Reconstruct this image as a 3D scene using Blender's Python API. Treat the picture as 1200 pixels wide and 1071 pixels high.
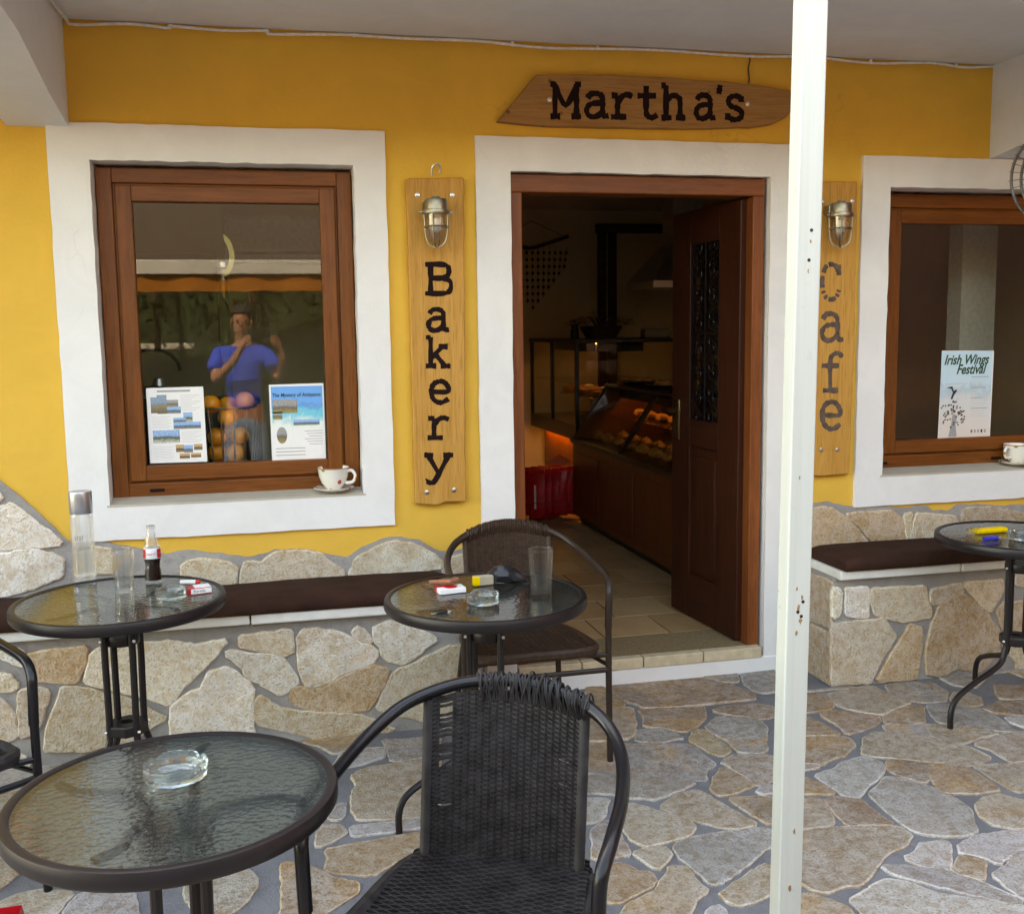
import bpy, bmesh, math, random
from mathutils import Vector, Matrix
random.seed(7)
R = math.radians
scene = bpy.context.scene
for o in list(bpy.data.objects): bpy.data.objects.remove(o)
COL = scene.collection

# ------------------------------------------------------------------ camera
F_PX, CAM_D, CAM_H = 1233.62, 4.3, 1.569
_y, _p, _r = R(13.1698), R(6.9067), R(-0.7704)
FW = Vector((math.sin(_y)*math.cos(_p), math.cos(_y)*math.cos(_p), -math.sin(_p)))
_rt = Vector((math.cos(_y), -math.sin(_y), 0)); _up = _rt.cross(FW)
RT = _rt*math.cos(_r) + _up*math.sin(_r); UP = -_rt*math.sin(_r) + _up*math.cos(_r)
CP = Vector((0, -CAM_D, CAM_H))
cam = bpy.data.cameras.new('camera'); cam_o = bpy.data.objects.new('camera', cam); COL.objects.link(cam_o)
m = Matrix((RT, UP, -FW)).transposed().to_4x4(); m.translation = CP
cam_o.matrix_world = m
cam.sensor_width = 36; cam.sensor_fit = 'HORIZONTAL'; cam.lens = F_PX/1200*36
cam.clip_start = 0.01; cam.clip_end = 400
scene.camera = cam_o
def ray(px, py): return FW + RT*((px-600)/F_PX) + UP*((535.5-py)/F_PX)
def atY(px, py, Y=0.0): d = ray(px, py); return CP + d*((Y+CAM_D)/d.y)
def atZ(px, py, Z=0.0): d = ray(px, py); return CP + d*((Z-CAM_H)/d.z)
def atX(px, py, X=0.0): d = ray(px, py); return CP + d*(X/d.x)
SL = 0.02                                   # terrace falls 2 % away from the wall
def gz(y): return SL*min(0.0, y+0.3)
def atG(px, py):                            # a pixel on the sloping terrace
    d = ray(px, py); t = (SL*(CP.y+0.3)-CP.z)/(d.z-SL*d.y); return CP+d*t

# ------------------------------------------------------------------ light
SUN_EL, SUN_AZ = R(48), R(-25)              # azimuth clockwise from +Y
w = bpy.data.worlds.new('World'); scene.world = w; w.use_nodes = True
nt = w.node_tree; bg = nt.nodes['Background']
sky = nt.nodes.new('ShaderNodeTexSky'); sky.sky_type = 'NISHITA'; sky.sun_disc = False
sky.air_density = 1.0; sky.dust_density = 1.0; sky.ozone_density = 1.0; sky.sun_elevation = SUN_EL; sky.sun_rotation = SUN_AZ
nt.links.new(sky.outputs[0], bg.inputs[0]); bg.inputs[1].default_value = 0.15
sl = bpy.data.lights.new('sun', 'SUN'); sl.energy = 2.0; sl.angle = R(0.5); sl.color = (1, .94, .86)
so = bpy.data.objects.new('sun', sl); COL.objects.link(so)
sd = Vector((math.sin(SUN_AZ)*math.cos(SUN_EL), math.cos(SUN_AZ)*math.cos(SUN_EL), math.sin(SUN_EL)))
so.rotation_euler = sd.to_track_quat('Z', 'Y').to_euler(); so.location = (0, -8, 12)
scene.view_settings.view_transform = 'Standard'; scene.view_settings.look = 'None'
scene.view_settings.gamma = 1; scene.view_settings.exposure = 3.63
scene.view_settings.use_white_balance = True; scene.view_settings.white_balance_temperature = 11300; scene.view_settings.white_balance_tint = 10   # open-shade daylight, as the phone balanced it
scene.render.engine = 'CYCLES'
cy = scene.cycles
cy.use_denoising = True; cy.max_bounces = 10; cy.diffuse_bounces = 6; cy.glossy_bounces = 4
cy.transmission_bounces = 8; cy.transparent_max_bounces = 24; cy.caustics_reflective = False; cy.caustics_refractive = False
cy.sample_clamp_indirect = 6

# ------------------------------------------------------------------ materials
MATS = {}
class NT:
    def __init__(s, name):
        s.m = bpy.data.materials.new(name); s.m.use_nodes = True; s.t = s.m.node_tree
        s.n = s.t.nodes; s.b = s.n['Principled BSDF']; s.out = s.n['Material Output']; MATS[name] = s.m
        s._c = None
    def node(s, typ, **k):
        n = s.n.new('ShaderNode'+typ)
        for a, v in k.items():
            if a.startswith('i_'):
                key = a[2:]; n.inputs[int(key) if key.isdigit() else key].default_value = v
            else: setattr(n, a, v)
        return n
    def link(s, a, b): s.t.links.new(a, b)
    def coord(s, gen='Object'):
        if s._c is None: s._c = s.node('TexCoord')
        return s._c.outputs[gen]
    def pos(s):
        return s.node('NewGeometry').outputs['Position']
    def noise(s, scale, detail=4, rough=.6, vec=None, dist=0):
        n = s.node('TexNoise', i_Scale=scale, i_Detail=detail, i_Roughness=rough, i_Distortion=dist)
        s.link(vec or s.coord(), n.inputs['Vector']); return n.outputs['Fac']
    def ramp(s, fac, stops):
        n = s.node('ValToRGB'); e = n.color_ramp.elements
        while len(e) < len(stops): e.new(.5)
        for i, (p, c) in enumerate(stops): e[i].position = p; e[i].color = (*c, 1) if len(c) == 3 else c
        s.link(fac, n.inputs[0]); return n.outputs[0]
    def mix(s, fac, a, b, mode='MIX'):
        n = s.node('Mix', data_type='RGBA', blend_type=mode)
        for v, i in ((fac, 0), (a, 6), (b, 7)):
            if hasattr(v, 'is_output'): s.link(v, n.inputs[i])
            elif i == 0: n.inputs[0].default_value = v
            else: n.inputs[i].default_value = (*v, 1)
        return n.outputs[2]
    def bump(s, h, strength=.3, dist=.01, normal=None):
        n = s.node('Bump', i_Strength=strength, i_Distance=dist); s.link(h, n.inputs['Height'])
        if normal: s.link(normal, n.inputs['Normal'])
        s.link(n.outputs[0], s.b.inputs['Normal']); return n.outputs[0]
    def col(s, v):
        if hasattr(v, 'is_output'): s.link(v, s.b.inputs['Base Color'])
        else: s.b.inputs['Base Color'].default_value = (*v, 1)
    def rough(s, v):
        if hasattr(v, 'is_output'): s.link(v, s.b.inputs['Roughness'])
        else: s.b.inputs['Roughness'].default_value = v
def simple(name, c, rough=.5, metal=0, var=.12, vscale=40, bump=0, bscale=200, coat=0, spec=.5):
    n = NT(name); c2 = tuple(x*(1-var) for x in c); c3 = tuple(min(1, x*(1+var)) for x in c)
    n.col(n.ramp(n.noise(vscale, 3), [(.3, c2), (.7, c3)])); n.rough(rough); n.b.inputs['Metallic'].default_value = metal
    if bump: n.bump(n.noise(bscale, 3), bump, .002)
    n.b.inputs['Specular IOR Level'].default_value = spec
    if coat: n.b.inputs['Coat Weight'].default_value = coat
    return n.m
def plaster(name, c, dirt=.1, bs=.25):
    n = NT(name); p = n.pos()
    a = n.noise(1.3, 5, .6, p); b = n.noise(60, 4, .7, p); g = n.noise(8, 4, .6, p)
    base = n.mix(n.ramp(a, [(.3, (0, 0, 0)), (.7, (1, 1, 1))]), tuple(x*(1-dirt) for x in c), c)
    base = n.mix(n.ramp(g, [(.28, (.55,)*3), (.4, (0, 0, 0))]), base, tuple(x*.93 for x in c))
    tr_ = n.noise(3.2, 6, .62, p, 1.5); st = n.noise(.9, 3, .5, p)
    base = n.mix(n.ramp(tr_, [(.42, (0, 0, 0)), (.62, (.6,)*3)]), base, tuple(min(1, x*1.06) for x in c))
    base = n.mix(n.ramp(st, [(.58, (0, 0, 0)), (.75, (.5,)*3)]), base, tuple(x*.86 for x in c))
    vo = n.node('TexVoronoi', i_Scale=1.6, feature='DISTANCE_TO_EDGE'); wv_ = n.node('VectorMath', operation='ADD'); nz = n.node('TexNoise', i_Scale=5, i_Detail=5); n.link(p, nz.inputs['Vector']); sc_ = n.node('VectorMath', operation='SCALE', i_Scale=.25)
    n.link(nz.outputs['Color'], sc_.inputs[0]); n.link(p, wv_.inputs[0]); n.link(sc_.outputs[0], wv_.inputs[1]); n.link(wv_.outputs[0], vo.inputs['Vector'])
    ck = n.mix(1, n.ramp(vo.outputs['Distance'], [(.0015, (1, 1, 1)), (.004, (0, 0, 0))]), n.ramp(n.noise(1.1, 2, .5, p), [(.60, (0, 0, 0)), (.68, (.35,)*3)]), 'MULTIPLY')
    base = n.mix(ck, base, tuple(x*.5 for x in c))
    n.col(base); n.rough(.85)
    b0 = b; bb = n.node('Math', operation='MULTIPLY_ADD', i_1=2.2); n.link(tr_, bb.inputs[0]); n.link(b0, bb.inputs[2]); b = bb.outputs[0]
    h = n.node('Math', operation='ADD'); n.link(b, h.inputs[0]); n.link(g, h.inputs[1])
    n.bump(h.outputs[0], bs, .006); return n.m
plaster('yellow_plaster', (.75, .430, .066), .07)
plaster('white_plaster', (.76, .755, .74), .05)
plaster('ceiling_plaster', (.70, .755, .82), .05, .12)
plaster('sill_plaster', (.50, .45, .37), .2)
plaster('room_plaster', (.72, .60, .38), .1)
plaster('room_ceiling', (.55, .50, .42), .1)
def mortar_mat(name, c):
    n = NT(name); p = n.pos(); g = n.noise(170, 3, .7, p); m_ = n.noise(22, 5, .7, p); l = n.noise(2.2, 4, .6, p, .5)
    col = n.mix(n.ramp(l, [(.35, (0, 0, 0)), (.65, (1, 1, 1))]), tuple(x*.80 for x in c), tuple(min(1, x*1.12) for x in c))
    col = n.mix(n.ramp(m_, [(.36, (.6,)*3), (.5, (0, 0, 0))]), col, tuple(x*.72 for x in c))
    col = n.mix(n.ramp(g, [(.60, (0, 0, 0)), (.70, (.6,)*3)]), col, tuple(min(1, x*1.6) for x in c))
    n.col(col); n.rough(.92); h = n.node('Math', operation='ADD'); n.link(m_, h.inputs[0]); n.link(g, h.inputs[1]); n.bump(h.outputs[0], .9, .006); return n.m
def stone_mat(name, speck, gain=1.0, wash=0, wc=(.70, .66, .59)):
    n = NT(name); oi = n.node('ObjectInfo'); p = n.pos()
    off = n.node('VectorMath', operation='MULTIPLY_ADD'); n.link(oi.outputs['Random'], off.inputs[0])
    off.inputs[1].default_value = (17, 31, 11); n.link(p, off.inputs[2]); v = off.outputs[0]
    big = n.noise(5, 5, .65, v, .6); mid = n.noise(30, 5, .75, v, .4); fine = n.noise(130, 3, .7, v)
    c = n.mix(wash, n.mix(1, oi.outputs['Color'], (gain,)*3, 'MULTIPLY'), wc)
    och = n.noise(3.4, 4, .6, v, .8); c = n.mix(n.mix(1, n.ramp(och, [(.48, (0, 0, 0)), (.64, (.75,)*3)]), n.ramp(oi.outputs['Random'], [(.35, (0, 0, 0)), (.8, (1, 1, 1))]), 'MULTIPLY'), c, (.52, .32, .13))
    dk = n.mix(1, c, (.78, .68, .56), 'MULTIPLY'); lt = n.mix(.45, c, (.60, .58, .55))
    col = n.mix(n.ramp(big, [(.34, (0, 0, 0)), (.66, (1, 1, 1))]), lt, c)
    col = n.mix(n.ramp(mid, [(.38, (1, 1, 1)), (.56, (0, 0, 0))]), col, dk)
    col = n.mix(n.ramp(fine, [(.36, (.75,)*3), (.46, (0, 0, 0))]), col, n.mix(1, c, (.50, .40, .30), 'MULTIPLY'))
    n.col(col); n.rough(.8)
    h = n.node('Math', operation='MULTIPLY_ADD'); n.link(mid, h.inputs[0]); h.inputs[1].default_value = 1.0; n.link(fine, h.inputs[2])
    n.bump(h.outputs[0], speck, .014); return n.m
mortar_mat('mortar', (.180, .183, .195)); mortar_mat('wall_mortar', (.36, .338, .318))
stone_mat('stone', .9, 1.65, .27, (.82, .78, .70))
stone_mat('floor_stone', .8, .80, .20, (.37, .365, .365))
stone_mat('floor_edge', .3, 1.0, .3, (.55, .53, .50))
stone_mat('stone_edge', .3, 1.5, .3)
def wood(name, c1, c2, rough=.45, axis=2, coat=0, scale=1.0, knots=False):
    n = NT(name); mp = n.node('Mapping'); n.link(n.coord(), mp.inputs[0])
    s = [26*scale]*3; s[axis] = 1.6*scale; mp.inputs['Scale'].default_value = s
    a = n.noise(1.0, 5, .65, mp.outputs[0], 1.2); b = n.noise(5, 3, .6, mp.outputs[0], .3)
    col = n.mix(n.ramp(a, [(.3, (0, 0, 0)), (.7, (1, 1, 1))]), c1, c2)
    col = n.mix(n.ramp(b, [(.35, (.5,)*3), (.5, (0, 0, 0))]), col, tuple(x*.6 for x in c1))
    if knots:
        vo = n.node('TexVoronoi', i_Scale=7); n.link(n.coord(), vo.inputs['Vector'])
        col = n.mix(n.ramp(vo.outputs['Distance'], [(.03, (.85,)*3), (.085, (0, 0, 0))]), col, (.12, .05, .015))
    n.col(col); n.rough(rough); n.bump(b, .12, .002)
    n.b.inputs['Specular IOR Level'].default_value = .22; n.b.inputs['Coat Weight'].default_value = coat; n.b.inputs['Coat Roughness'].default_value = .25; return n.m
wood('frame_wood', (.145, .040, .008), (.25, .074, .015), .42, 2, .03)
wood('frame_wood_x', (.145, .040, .008), (.25, .074, .015), .42, 0, .03)
wood('door_wood', (.16, .042, .013), (.26, .072, .020), .42, 2, .06)
wood('door_wood_x', (.16, .042, .013), (.26, .072, .020), .42, 0, .06)
wood('sign_wood', (.49, .230, .048), (.61, .310, .080), .6, 2, 0, 1, True)
wood('sign_wood_x', (.32, .160, .055), (.42, .225, .085), .65, 0, 0, 1, True)
wood('counter_wood', (.13, .034, .012), (.20, .055, .018), .35, 2, .2)
wood('leaf_wood', (.034, .0085, .004), (.066, .0165, .0065), .45, 2, .03)  # same varnish as the frame; the open leaf's shade is put into the colour
wood('leaf_wood_shaded_x', (.034, .0085, .004), (.066, .0165, .0065), .45, 0, .03)
wood('drift_wood', (.05, .03, .02), (.1, .06, .04), .8, 0)
simple('paint_dark', (.016, .007, .007), .8, spec=.1)
simple('paint_faded', (.085, .055, .042), .7, 0, .6, 30)
simple('black_metal', (.006, .006, .008), .27, 0, .15, 30, .05, 400, spec=.35)
simple('brown_metal', (.030, .018, .013), .36, 0, .15, 30, .08, 400, spec=.35)
simple('table_metal', (.013, .010, .011), .38, 0, .15, 30, .1, 300, spec=.35)
simple('black_weave', (.019, .017, .018), .5, 0, .6, 25, spec=.35)
simple('brown_weave', (.050, .027, .018), .5, 0, .45, 60, spec=.3)
simple('cushion_cloth', (.046, .020, .014), .95, 0, .25, 9, .6, 300, spec=.12)
simple('cap_stone', (.70, .68, .63), .7, 0, .08, 12, .3, 60)
simple('nosing_tile', (.56, .46, .31), .6, 0, .15, 25, .3, 80)
n = NT('post_paint'); p = n.pos(); mp = n.node('Mapping'); n.link(p, mp.inputs[0]); mp.inputs['Scale'].default_value = (60, 60, 1.2)
c = n.mix(n.ramp(n.noise(1, 5, .6, mp.outputs[0]), [(.4, (0, 0, 0)), (.75, (.5,)*3)]), (.54, .565, .52), (.45, .465, .41))
c = n.mix(n.ramp(n.noise(26, 4, .7, p), [(.30, (.8,)*3), (.36, (0, 0, 0))]), c, (.50, .50, .44))
c = n.mix(n.ramp(n.noise(13, 3, .6, p), [(.24, (1,)*3), (.27, (0, 0, 0))]), c, (.16, .10, .06))
n.col(c); n.rough(.38); n.bump(n.noise(40, 3, .5, p), .08, .003)
simple('steel', (.55, .54, .52), .3, 1)
simple('brass', (.30, .22, .11), .35, 1)
simple('lamp_metal', (.28, .255, .20), .38, 1, .25, 40)
simple('rust', (.30, .17, .08), .9, 0, .4, 200)
simple('fan_wire', (.10, .10, .105), .35, .8)
simple('black_paint', (.008, .008, .009), .35)
simple('black_leather', (.012, .012, .014), .4, 0, .2, 60, .4, 120)
simple('paper', (.82, .81, .79), .6, 0, .02)
simple('grey_print', (.33, .33, .33), .7, 0, .02)
simple('pale_print', (.60, .60, .59), .7, 0, .02)
simple('dark_print', (.02, .02, .02), .6)
simple('green_print', (.012, .06, .02), .6)
simple('red_plastic', (.55, .012, .02), .35)
simple('red_foil', (.52, .010, .020), .25, 0, .3, 25, .5, 30)
simple('yellow_plastic', (.85, .55, .01), .35)
simple('blue_plastic', (.015, .03, .45), .3)
simple('orange_peel', (.85, .27, .015), .45, 0, .12, 20, .4, 160)
simple('pastry', (.50, .20, .045), .6, 0, .4, 30, .6, 60)
simple('bread_bag', (.42, .36, .26), .4, 0, .1)
simple('cream', (.75, .70, .58), .5)
simple('silver_cap', (.42, .44, .48), .28, .85, .05)
simple('cola', (.016, .004, .002), .15)
simple('skin', (.45, .22, .14), .5)
simple('blue_shirt', (.02, .08, .75), .8, 0, .1, 30)
simple('jeans', (.20, .28, .42), .9, 0, .2, 60)
simple('hair', (.012, .009, .008), .6)
simple('shoe', (.05, .045, .04), .6)
simple('awning_tan', (.10, .07, .045), .9, 0, .06, 2)
simple('awning_white', (.62, .62, .60), .8)
simple('awning_orange', (.42, .15, .02), .9)
simple('hedge_leaf', (.030, .055, .016), .5, 0, .6, 6)
simple('bark', (.09, .06, .04), .9)
simple('brick', (.25, .11, .07), .9, 0, .2, 10)
simple('tan_board', (.42, .33, .21), .8, 0, .1, 4)
simple('brown_print', (.08, .05, .03), .8)
simple('white_plastic', (.72, .71, .67), .4)
simple('moon', (.50, .40, .10), .5)
simple('terracotta', (.36, .13, .07), .8)
simple('street_paving', (.07, .07, .07), .9, 0, .12, 1.5)
simple('dry_plant', (.10, .055, .03), .9, 0, .5, 30)
simple('speck_sill', (.24, .165, .085), .75, 0, .35, 130, .4, 200)
simple('white_paint', (.8, .79, .76), .5)
n = NT('floor_tile'); oi = n.node('ObjectInfo'); p = n.pos()
c = n.ramp(n.noise(3, 5, .7, p), [(.3, (.34, .19, .085)), (.7, (.50, .32, .16))])
n.col(n.mix(.35, c, n.ramp(oi.outputs['Random'], [(0, (.30, .16, .07)), (1, (.50, .34, .19))]))); n.rough(.5); n.b.inputs['Specular IOR Level'].default_value = .2; n.bump(n.noise(20, 4, .6, p), .15, .004)
# glass kinds: clear with Fresnel reflection, so daylight passes
def glass(name, tint=(1, 1, 1), ior=1.5, rough=0.0, bumpscale=0, bstr=.3, refr=0.0, floor=0.0, haze=0.0):
    n = NT(name); tr = n.node('BsdfTransparent'); tr.inputs[0].default_value = (*tint, 1)
    gl = n.node('BsdfGlossy'); gl.inputs['Roughness'].default_value = rough
    fr = n.node('Fresnel', i_IOR=ior); mx = n.node('MixShader')
    base = tr.outputs[0]; nrm = None
    if bumpscale:
        vo = n.node('TexVoronoi', i_Scale=bumpscale, feature='SMOOTH_F1'); n.link(n.pos(), vo.inputs['Vector'])
        ns = n.noise(bumpscale*.8, 2, .5, n.pos())
        ad = n.node('Math', operation='ADD'); n.link(vo.outputs['Distance'], ad.inputs[0]); n.link(ns, ad.inputs[1])
        b = n.node('Bump', i_Strength=bstr, i_Distance=.006); n.link(ad.outputs[0], b.inputs['Height']); nrm = b.outputs[0]
        n.link(nrm, gl.inputs['Normal']); n.link(nrm, fr.inputs['Normal'])
    if refr:
        rf = n.node('BsdfRefraction', i_IOR=1.25, i_Roughness=.06); rf.inputs[0].default_value = (*tint, 1)
        if nrm:
            b2 = n.node('Bump', i_Strength=.6, i_Distance=.008); n.link(ad.outputs[0], b2.inputs['Height']); n.link(b2.outputs[0], rf.inputs['Normal'])
        m2 = n.node('MixShader', i_0=refr); n.link(tr.outputs[0], m2.inputs[1]); n.link(rf.outputs[0], m2.inputs[2]); base = m2.outputs[0]
    if haze:
        hz = n.node('BsdfDiffuse'); hz.inputs[0].default_value = (.52, .56, .53, 1); m3 = n.node('MixShader', i_0=haze); n.link(base, m3.inputs[1]); n.link(hz.outputs[0], m3.inputs[2]); base = m3.outputs[0]
    bf = n.node('NewGeometry'); sb = n.node('Math', operation='SUBTRACT', i_0=1.0); n.link(bf.outputs['Backfacing'], sb.inputs[1])
    ml = n.node('Math', operation='MULTIPLY'); n.link(fr.outputs[0], ml.inputs[0]); n.link(sb.outputs[0], ml.inputs[1]); fac = ml.outputs[0]
    if floor:
        mm = n.node('Math', operation='MAXIMUM', i_1=floor); n.link(fac, mm.inputs[0]); fac = mm.outputs[0]
    n.link(fac, mx.inputs[0]); n.link(base, mx.inputs[1]); n.link(gl.outputs[0], mx.inputs[2])
    n.link(mx.outputs[0], n.out.inputs['Surface']); n.n.remove(n.b); return n.m
def clear(name, tint, tr_, ior=1.46):
    n = NT(name); g = n.node('BsdfGlass', i_IOR=ior, i_Roughness=.0); g.inputs[0].default_value = (*tint, 1); t_ = n.node('BsdfTransparent'); t_.inputs[0].default_value = (*tint, 1)
    mx = n.node('MixShader', i_0=tr_); n.link(g.outputs[0], mx.inputs[1]); n.link(t_.outputs[0], mx.inputs[2]); n.link(mx.outputs[0], n.out.inputs['Surface']); n.n.remove(n.b)
glass('window_glass', (.94, .96, .95), 1.66)
glass('case_glass', (.93, .93, .90), 1.45)
clear('thin_glass', (.985, .99, .99), .72)
clear('thick_glass', (.97, .98, .985), .5)
clear('ash_glass', (.92, .955, .96), .2)
clear('water', (.97, .985, .985), .3, 1.33)
glass('table_glass', (.80, .87, .84), 1.6, .04, 78, .085, .60, 0, .025)
glass('flute_glass', (.97, .98, .98), 1.28, .02)
glass('lamp_glass', (.80, .80, .76), 1.7, .12, 0, 0, 0, .12)
def emit(name, c, s):
    n = NT(name); n.b.inputs['Emission Color'].default_value = (*c, 1); n.b.inputs['Emission Strength'].default_value = s; n.col(c); return n.m
emit('warm_lamp', (1, .42, .10), 2.2)
emit('dim_lamp', (1, .45, .14), 1.0)
# china cup with painted flowers
n = NT('china'); vo = n.node('TexVoronoi', i_Scale=34); n.link(n.coord(), vo.inputs['Vector'])
pet = n.ramp(vo.outputs['Distance'], [(.30, (1, 1, 1)), (.36, (0, 0, 0))])
pick = n.node('SeparateColor'); n.link(vo.outputs['Color'], pick.inputs[0])
msk = n.mix(1, pet, n.ramp(pick.outputs[0], [(.34, (0, 0, 0)), (.36, (1, 1, 1))]), 'MULTIPLY')
n.col(n.mix(msk, (.80, .77, .70), n.ramp(pick.outputs[1], [(0, (.55, .03, .03)), (.4, (.55, .05, .04)), (.45, (.12, .16, .03)), (.75, (.70, .42, .06)), (1, (.30, .20, .05))]))); n.rough(.18)
n = NT('china_rim'); n.col((.42, .20, .13)); n.rough(.2)
# photographs printed on the posters
def photo(name, top, mid, low, speck=.7):
    n = NT(name); sx = n.node('SeparateXYZ'); n.link(n.coord('Generated'), sx.inputs[0])
    ad = n.node('Math', operation='MULTIPLY_ADD', i_1=.75); n.link(n.noise(4, 6, .75, n.coord('Generated'), .8), ad.inputs[0]); n.link(sx.outputs['Z'], ad.inputs[2])
    base = n.ramp(ad.outputs[0], [(.50, low), (.72, mid), (.80, mid), (.92, top), (1, tuple(min(1, x*1.25) for x in top))])
    n.col(n.mix(n.ramp(n.noise(16, 4, .8, n.coord('Generated')), [(.42, (speck,)*3), (.5, (0, 0, 0))]), base, tuple(x*.35 for x in mid))); n.rough(.5)
photo('photo_cliff', (.20, .30, .40), (.32, .24, .14), (.16, .12, .07))
photo('photo_sea', (.22, .42, .70), (.10, .16, .20), (.28, .26, .22))
photo('photo_bay', (.25, .42, .68), (.10, .14, .08), (.60, .58, .50))
photo('photo_dusk', (.55, .35, .16), (.10, .07, .05), (.40, .24, .12))
photo('photo_lagoon', (.08, .30, .62), (.10, .55, .68), (.78, .82, .76), 0)
photo('festival_sky', (.42, .58, .66), (.66, .68, .68), (.74, .66, .60), 0)
photo('photo_rock', (.30, .30, .30), (.20, .15, .10), (.36, .30, .10))
def M(k): return MATS[k]

# ------------------------------------------------------------------ mesh helpers
class MB:
    def __init__(s): s.v = []; s.f = []
    def add(s, vs, fs):
        b = len(s.v); s.v += [tuple(v) for v in vs]; s.f += [tuple(b+i for i in f) for f in fs]; return s
    def box(s, a, b, bev=0):
        (x0, y0, z0), (x1, y1, z1) = a, b
        if bev <= 0:
            vs = [(x, y, z) for z in (z0, z1) for y in (y0, y1) for x in (x0, x1)]
            return s.add(vs, [(0, 2, 3, 1), (4, 5, 7, 6), (0, 1, 5, 4), (2, 6, 7, 3), (0, 4, 6, 2), (1, 3, 7, 5)])
        bm = bmesh.new(); bmesh.ops.create_cube(bm, size=1)
        for v in bm.verts: v.co = Vector(((x0+x1)/2+v.co.x*(x1-x0), (y0+y1)/2+v.co.y*(y1-y0), (z0+z1)/2+v.co.z*(z1-z0)))
        bmesh.ops.bevel(bm, geom=bm.edges[:], offset=min(bev, .45*min(x1-x0, y1-y0, z1-z0)), segments=2, affect='EDGES', profile=.5)
        bm.verts.index_update(); s.add([v.co for v in bm.verts], [[v.index for v in f.verts] for f in bm.faces]); bm.free(); return s
    def prism(s, poly, fn, d0, d1):                 # polygon (u,v) extruded; fn(u,v,d)->xyz
        n = len(poly); vs = [fn(u, v, d0) for u, v in poly]+[fn(u, v, d1) for u, v in poly]
        return s.add(vs, [tuple(range(n))[::-1], tuple(range(n, 2*n))]+[(i, (i+1) % n, n+(i+1) % n, n+i) for i in range(n)])
    def tube(s, pts, r, seg=8, closed=False, caps=True, flat=None):
        pts = [Vector(p) for p in pts]; n = len(pts)
        rr = r if isinstance(r, (list, tuple)) else [r]*n
        T = []
        for i in range(n):
            a = pts[i-1] if (i or closed) else pts[i]; b = pts[(i+1) % n] if (i < n-1 or closed) else pts[i]
            T.append((b-a).normalized())
        up = Vector((0, 0, 1)) if abs(T[0].z) < .9 else Vector((1, 0, 0))
        N = (up-T[0]*up.dot(T[0])).normalized(); vs = []; fs = []
        for i in range(n):
            if i: N = (N-T[i]*N.dot(T[i])).normalized()
            B = T[i].cross(N)
            for k in range(seg):
                a = 2*math.pi*(k+.5)/seg; e = (1, 1) if not flat else flat
                vs.append(pts[i]+N*(math.cos(a)*rr[i]*e[0])+B*(math.sin(a)*rr[i]*e[1]))
        m_ = n if closed else n-1
        for i in range(m_):
            for k in range(seg):
                a = i*seg+k; b = i*seg+(k+1) % seg; c = ((i+1) % n)*seg+(k+1) % seg; d = ((i+1) % n)*seg+k
                fs.append((a, b, c, d))
        if caps and not closed: fs += [tuple(range(seg))[::-1], tuple(range((n-1)*seg, n*seg))]
        return s.add(vs, fs)
    def lathe(s, prof, seg=24, c=(0, 0, 0), closed=False):      # profile (r,z)
        vs = []; fs = []; n = len(prof)
        for r, z in prof:
            for k in range(seg):
                a = 2*math.pi*k/seg; vs.append((c[0]+r*math.cos(a), c[1]+r*math.sin(a), c[2]+z))
        for i in range(n if closed else n-1):
            j = (i+1) % n
            for k in range(seg): fs.append((i*seg+k, i*seg+(k+1) % seg, j*seg+(k+1) % seg, j*seg+k))
        if not closed:
            if prof[0][0] > 1e-6: fs.append(tuple(range(seg))[::-1])
            if prof[-1][0] > 1e-6: fs.append(tuple(range((n-1)*seg, n*seg)))
        return s.add(vs, fs)
    def ball(s, c, r, seg=14, sc=(1, 1, 1)):
        h = seg//2; pr = [(r*math.sin(math.pi*i/h), -r*math.cos(math.pi*i/h)) for i in range(h+1)]
        b = len(s.v); s.lathe(pr, seg)
        for i in range(b, len(s.v)): x, y, z = s.v[i]; s.v[i] = (c[0]+x*sc[0], c[1]+y*sc[1], c[2]+z*sc[2])
        return s
    def xf(s, mat): s.v = [tuple(mat @ Vector(v)) for v in s.v]; return s
    def mesh(s, name, mat, smooth=False):
        me = bpy.data.meshes.new(name); me.from_pydata(s.v, [], s.f)
        bm = bmesh.new(); bm.from_mesh(me); bmesh.ops.remove_doubles(bm, verts=bm.verts, dist=1e-6); bmesh.ops.recalc_face_normals(bm, faces=bm.faces); bm.to_mesh(me); bm.free()
        me.materials.append(M(mat))
        if smooth:
            me.polygons.foreach_set('use_smooth', [True]*len(me.polygons))
            try: me.set_sharp_from_angle(angle=R(smooth if smooth is not True else 40))
            except Exception: pass
        me.update(); return me
    def build(s, name, mat, parent=None, smooth=False, loc=(0, 0, 0), rot=None):
        o = bpy.data.objects.new(name, s.mesh(name, mat, smooth)); COL.objects.link(o)
        o.location = loc; o.parent = parent
        if rot: o.rotation_euler = rot
        return o
def tag(o, label=None, cat=None, group=None, kind=None):
    if label: o['label'] = label
    if cat: o['category'] = cat
    if group: o['group'] = group
    if kind: o['kind'] = kind
    return o
def thing(name, label, cat, loc=(0, 0, 0), rz=0, group=None):
    o = bpy.data.objects.new(name, None); COL.objects.link(o); o.location = loc; o.rotation_euler = (0, 0, rz)
    o.empty_display_size = .05; return tag(o, label, cat, group)
def copy_tree(o, parent=None):
    c = o.copy(); COL.objects.link(c); c.parent = parent
    for ch in o.children: copy_tree(ch, c)
    return c
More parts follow.
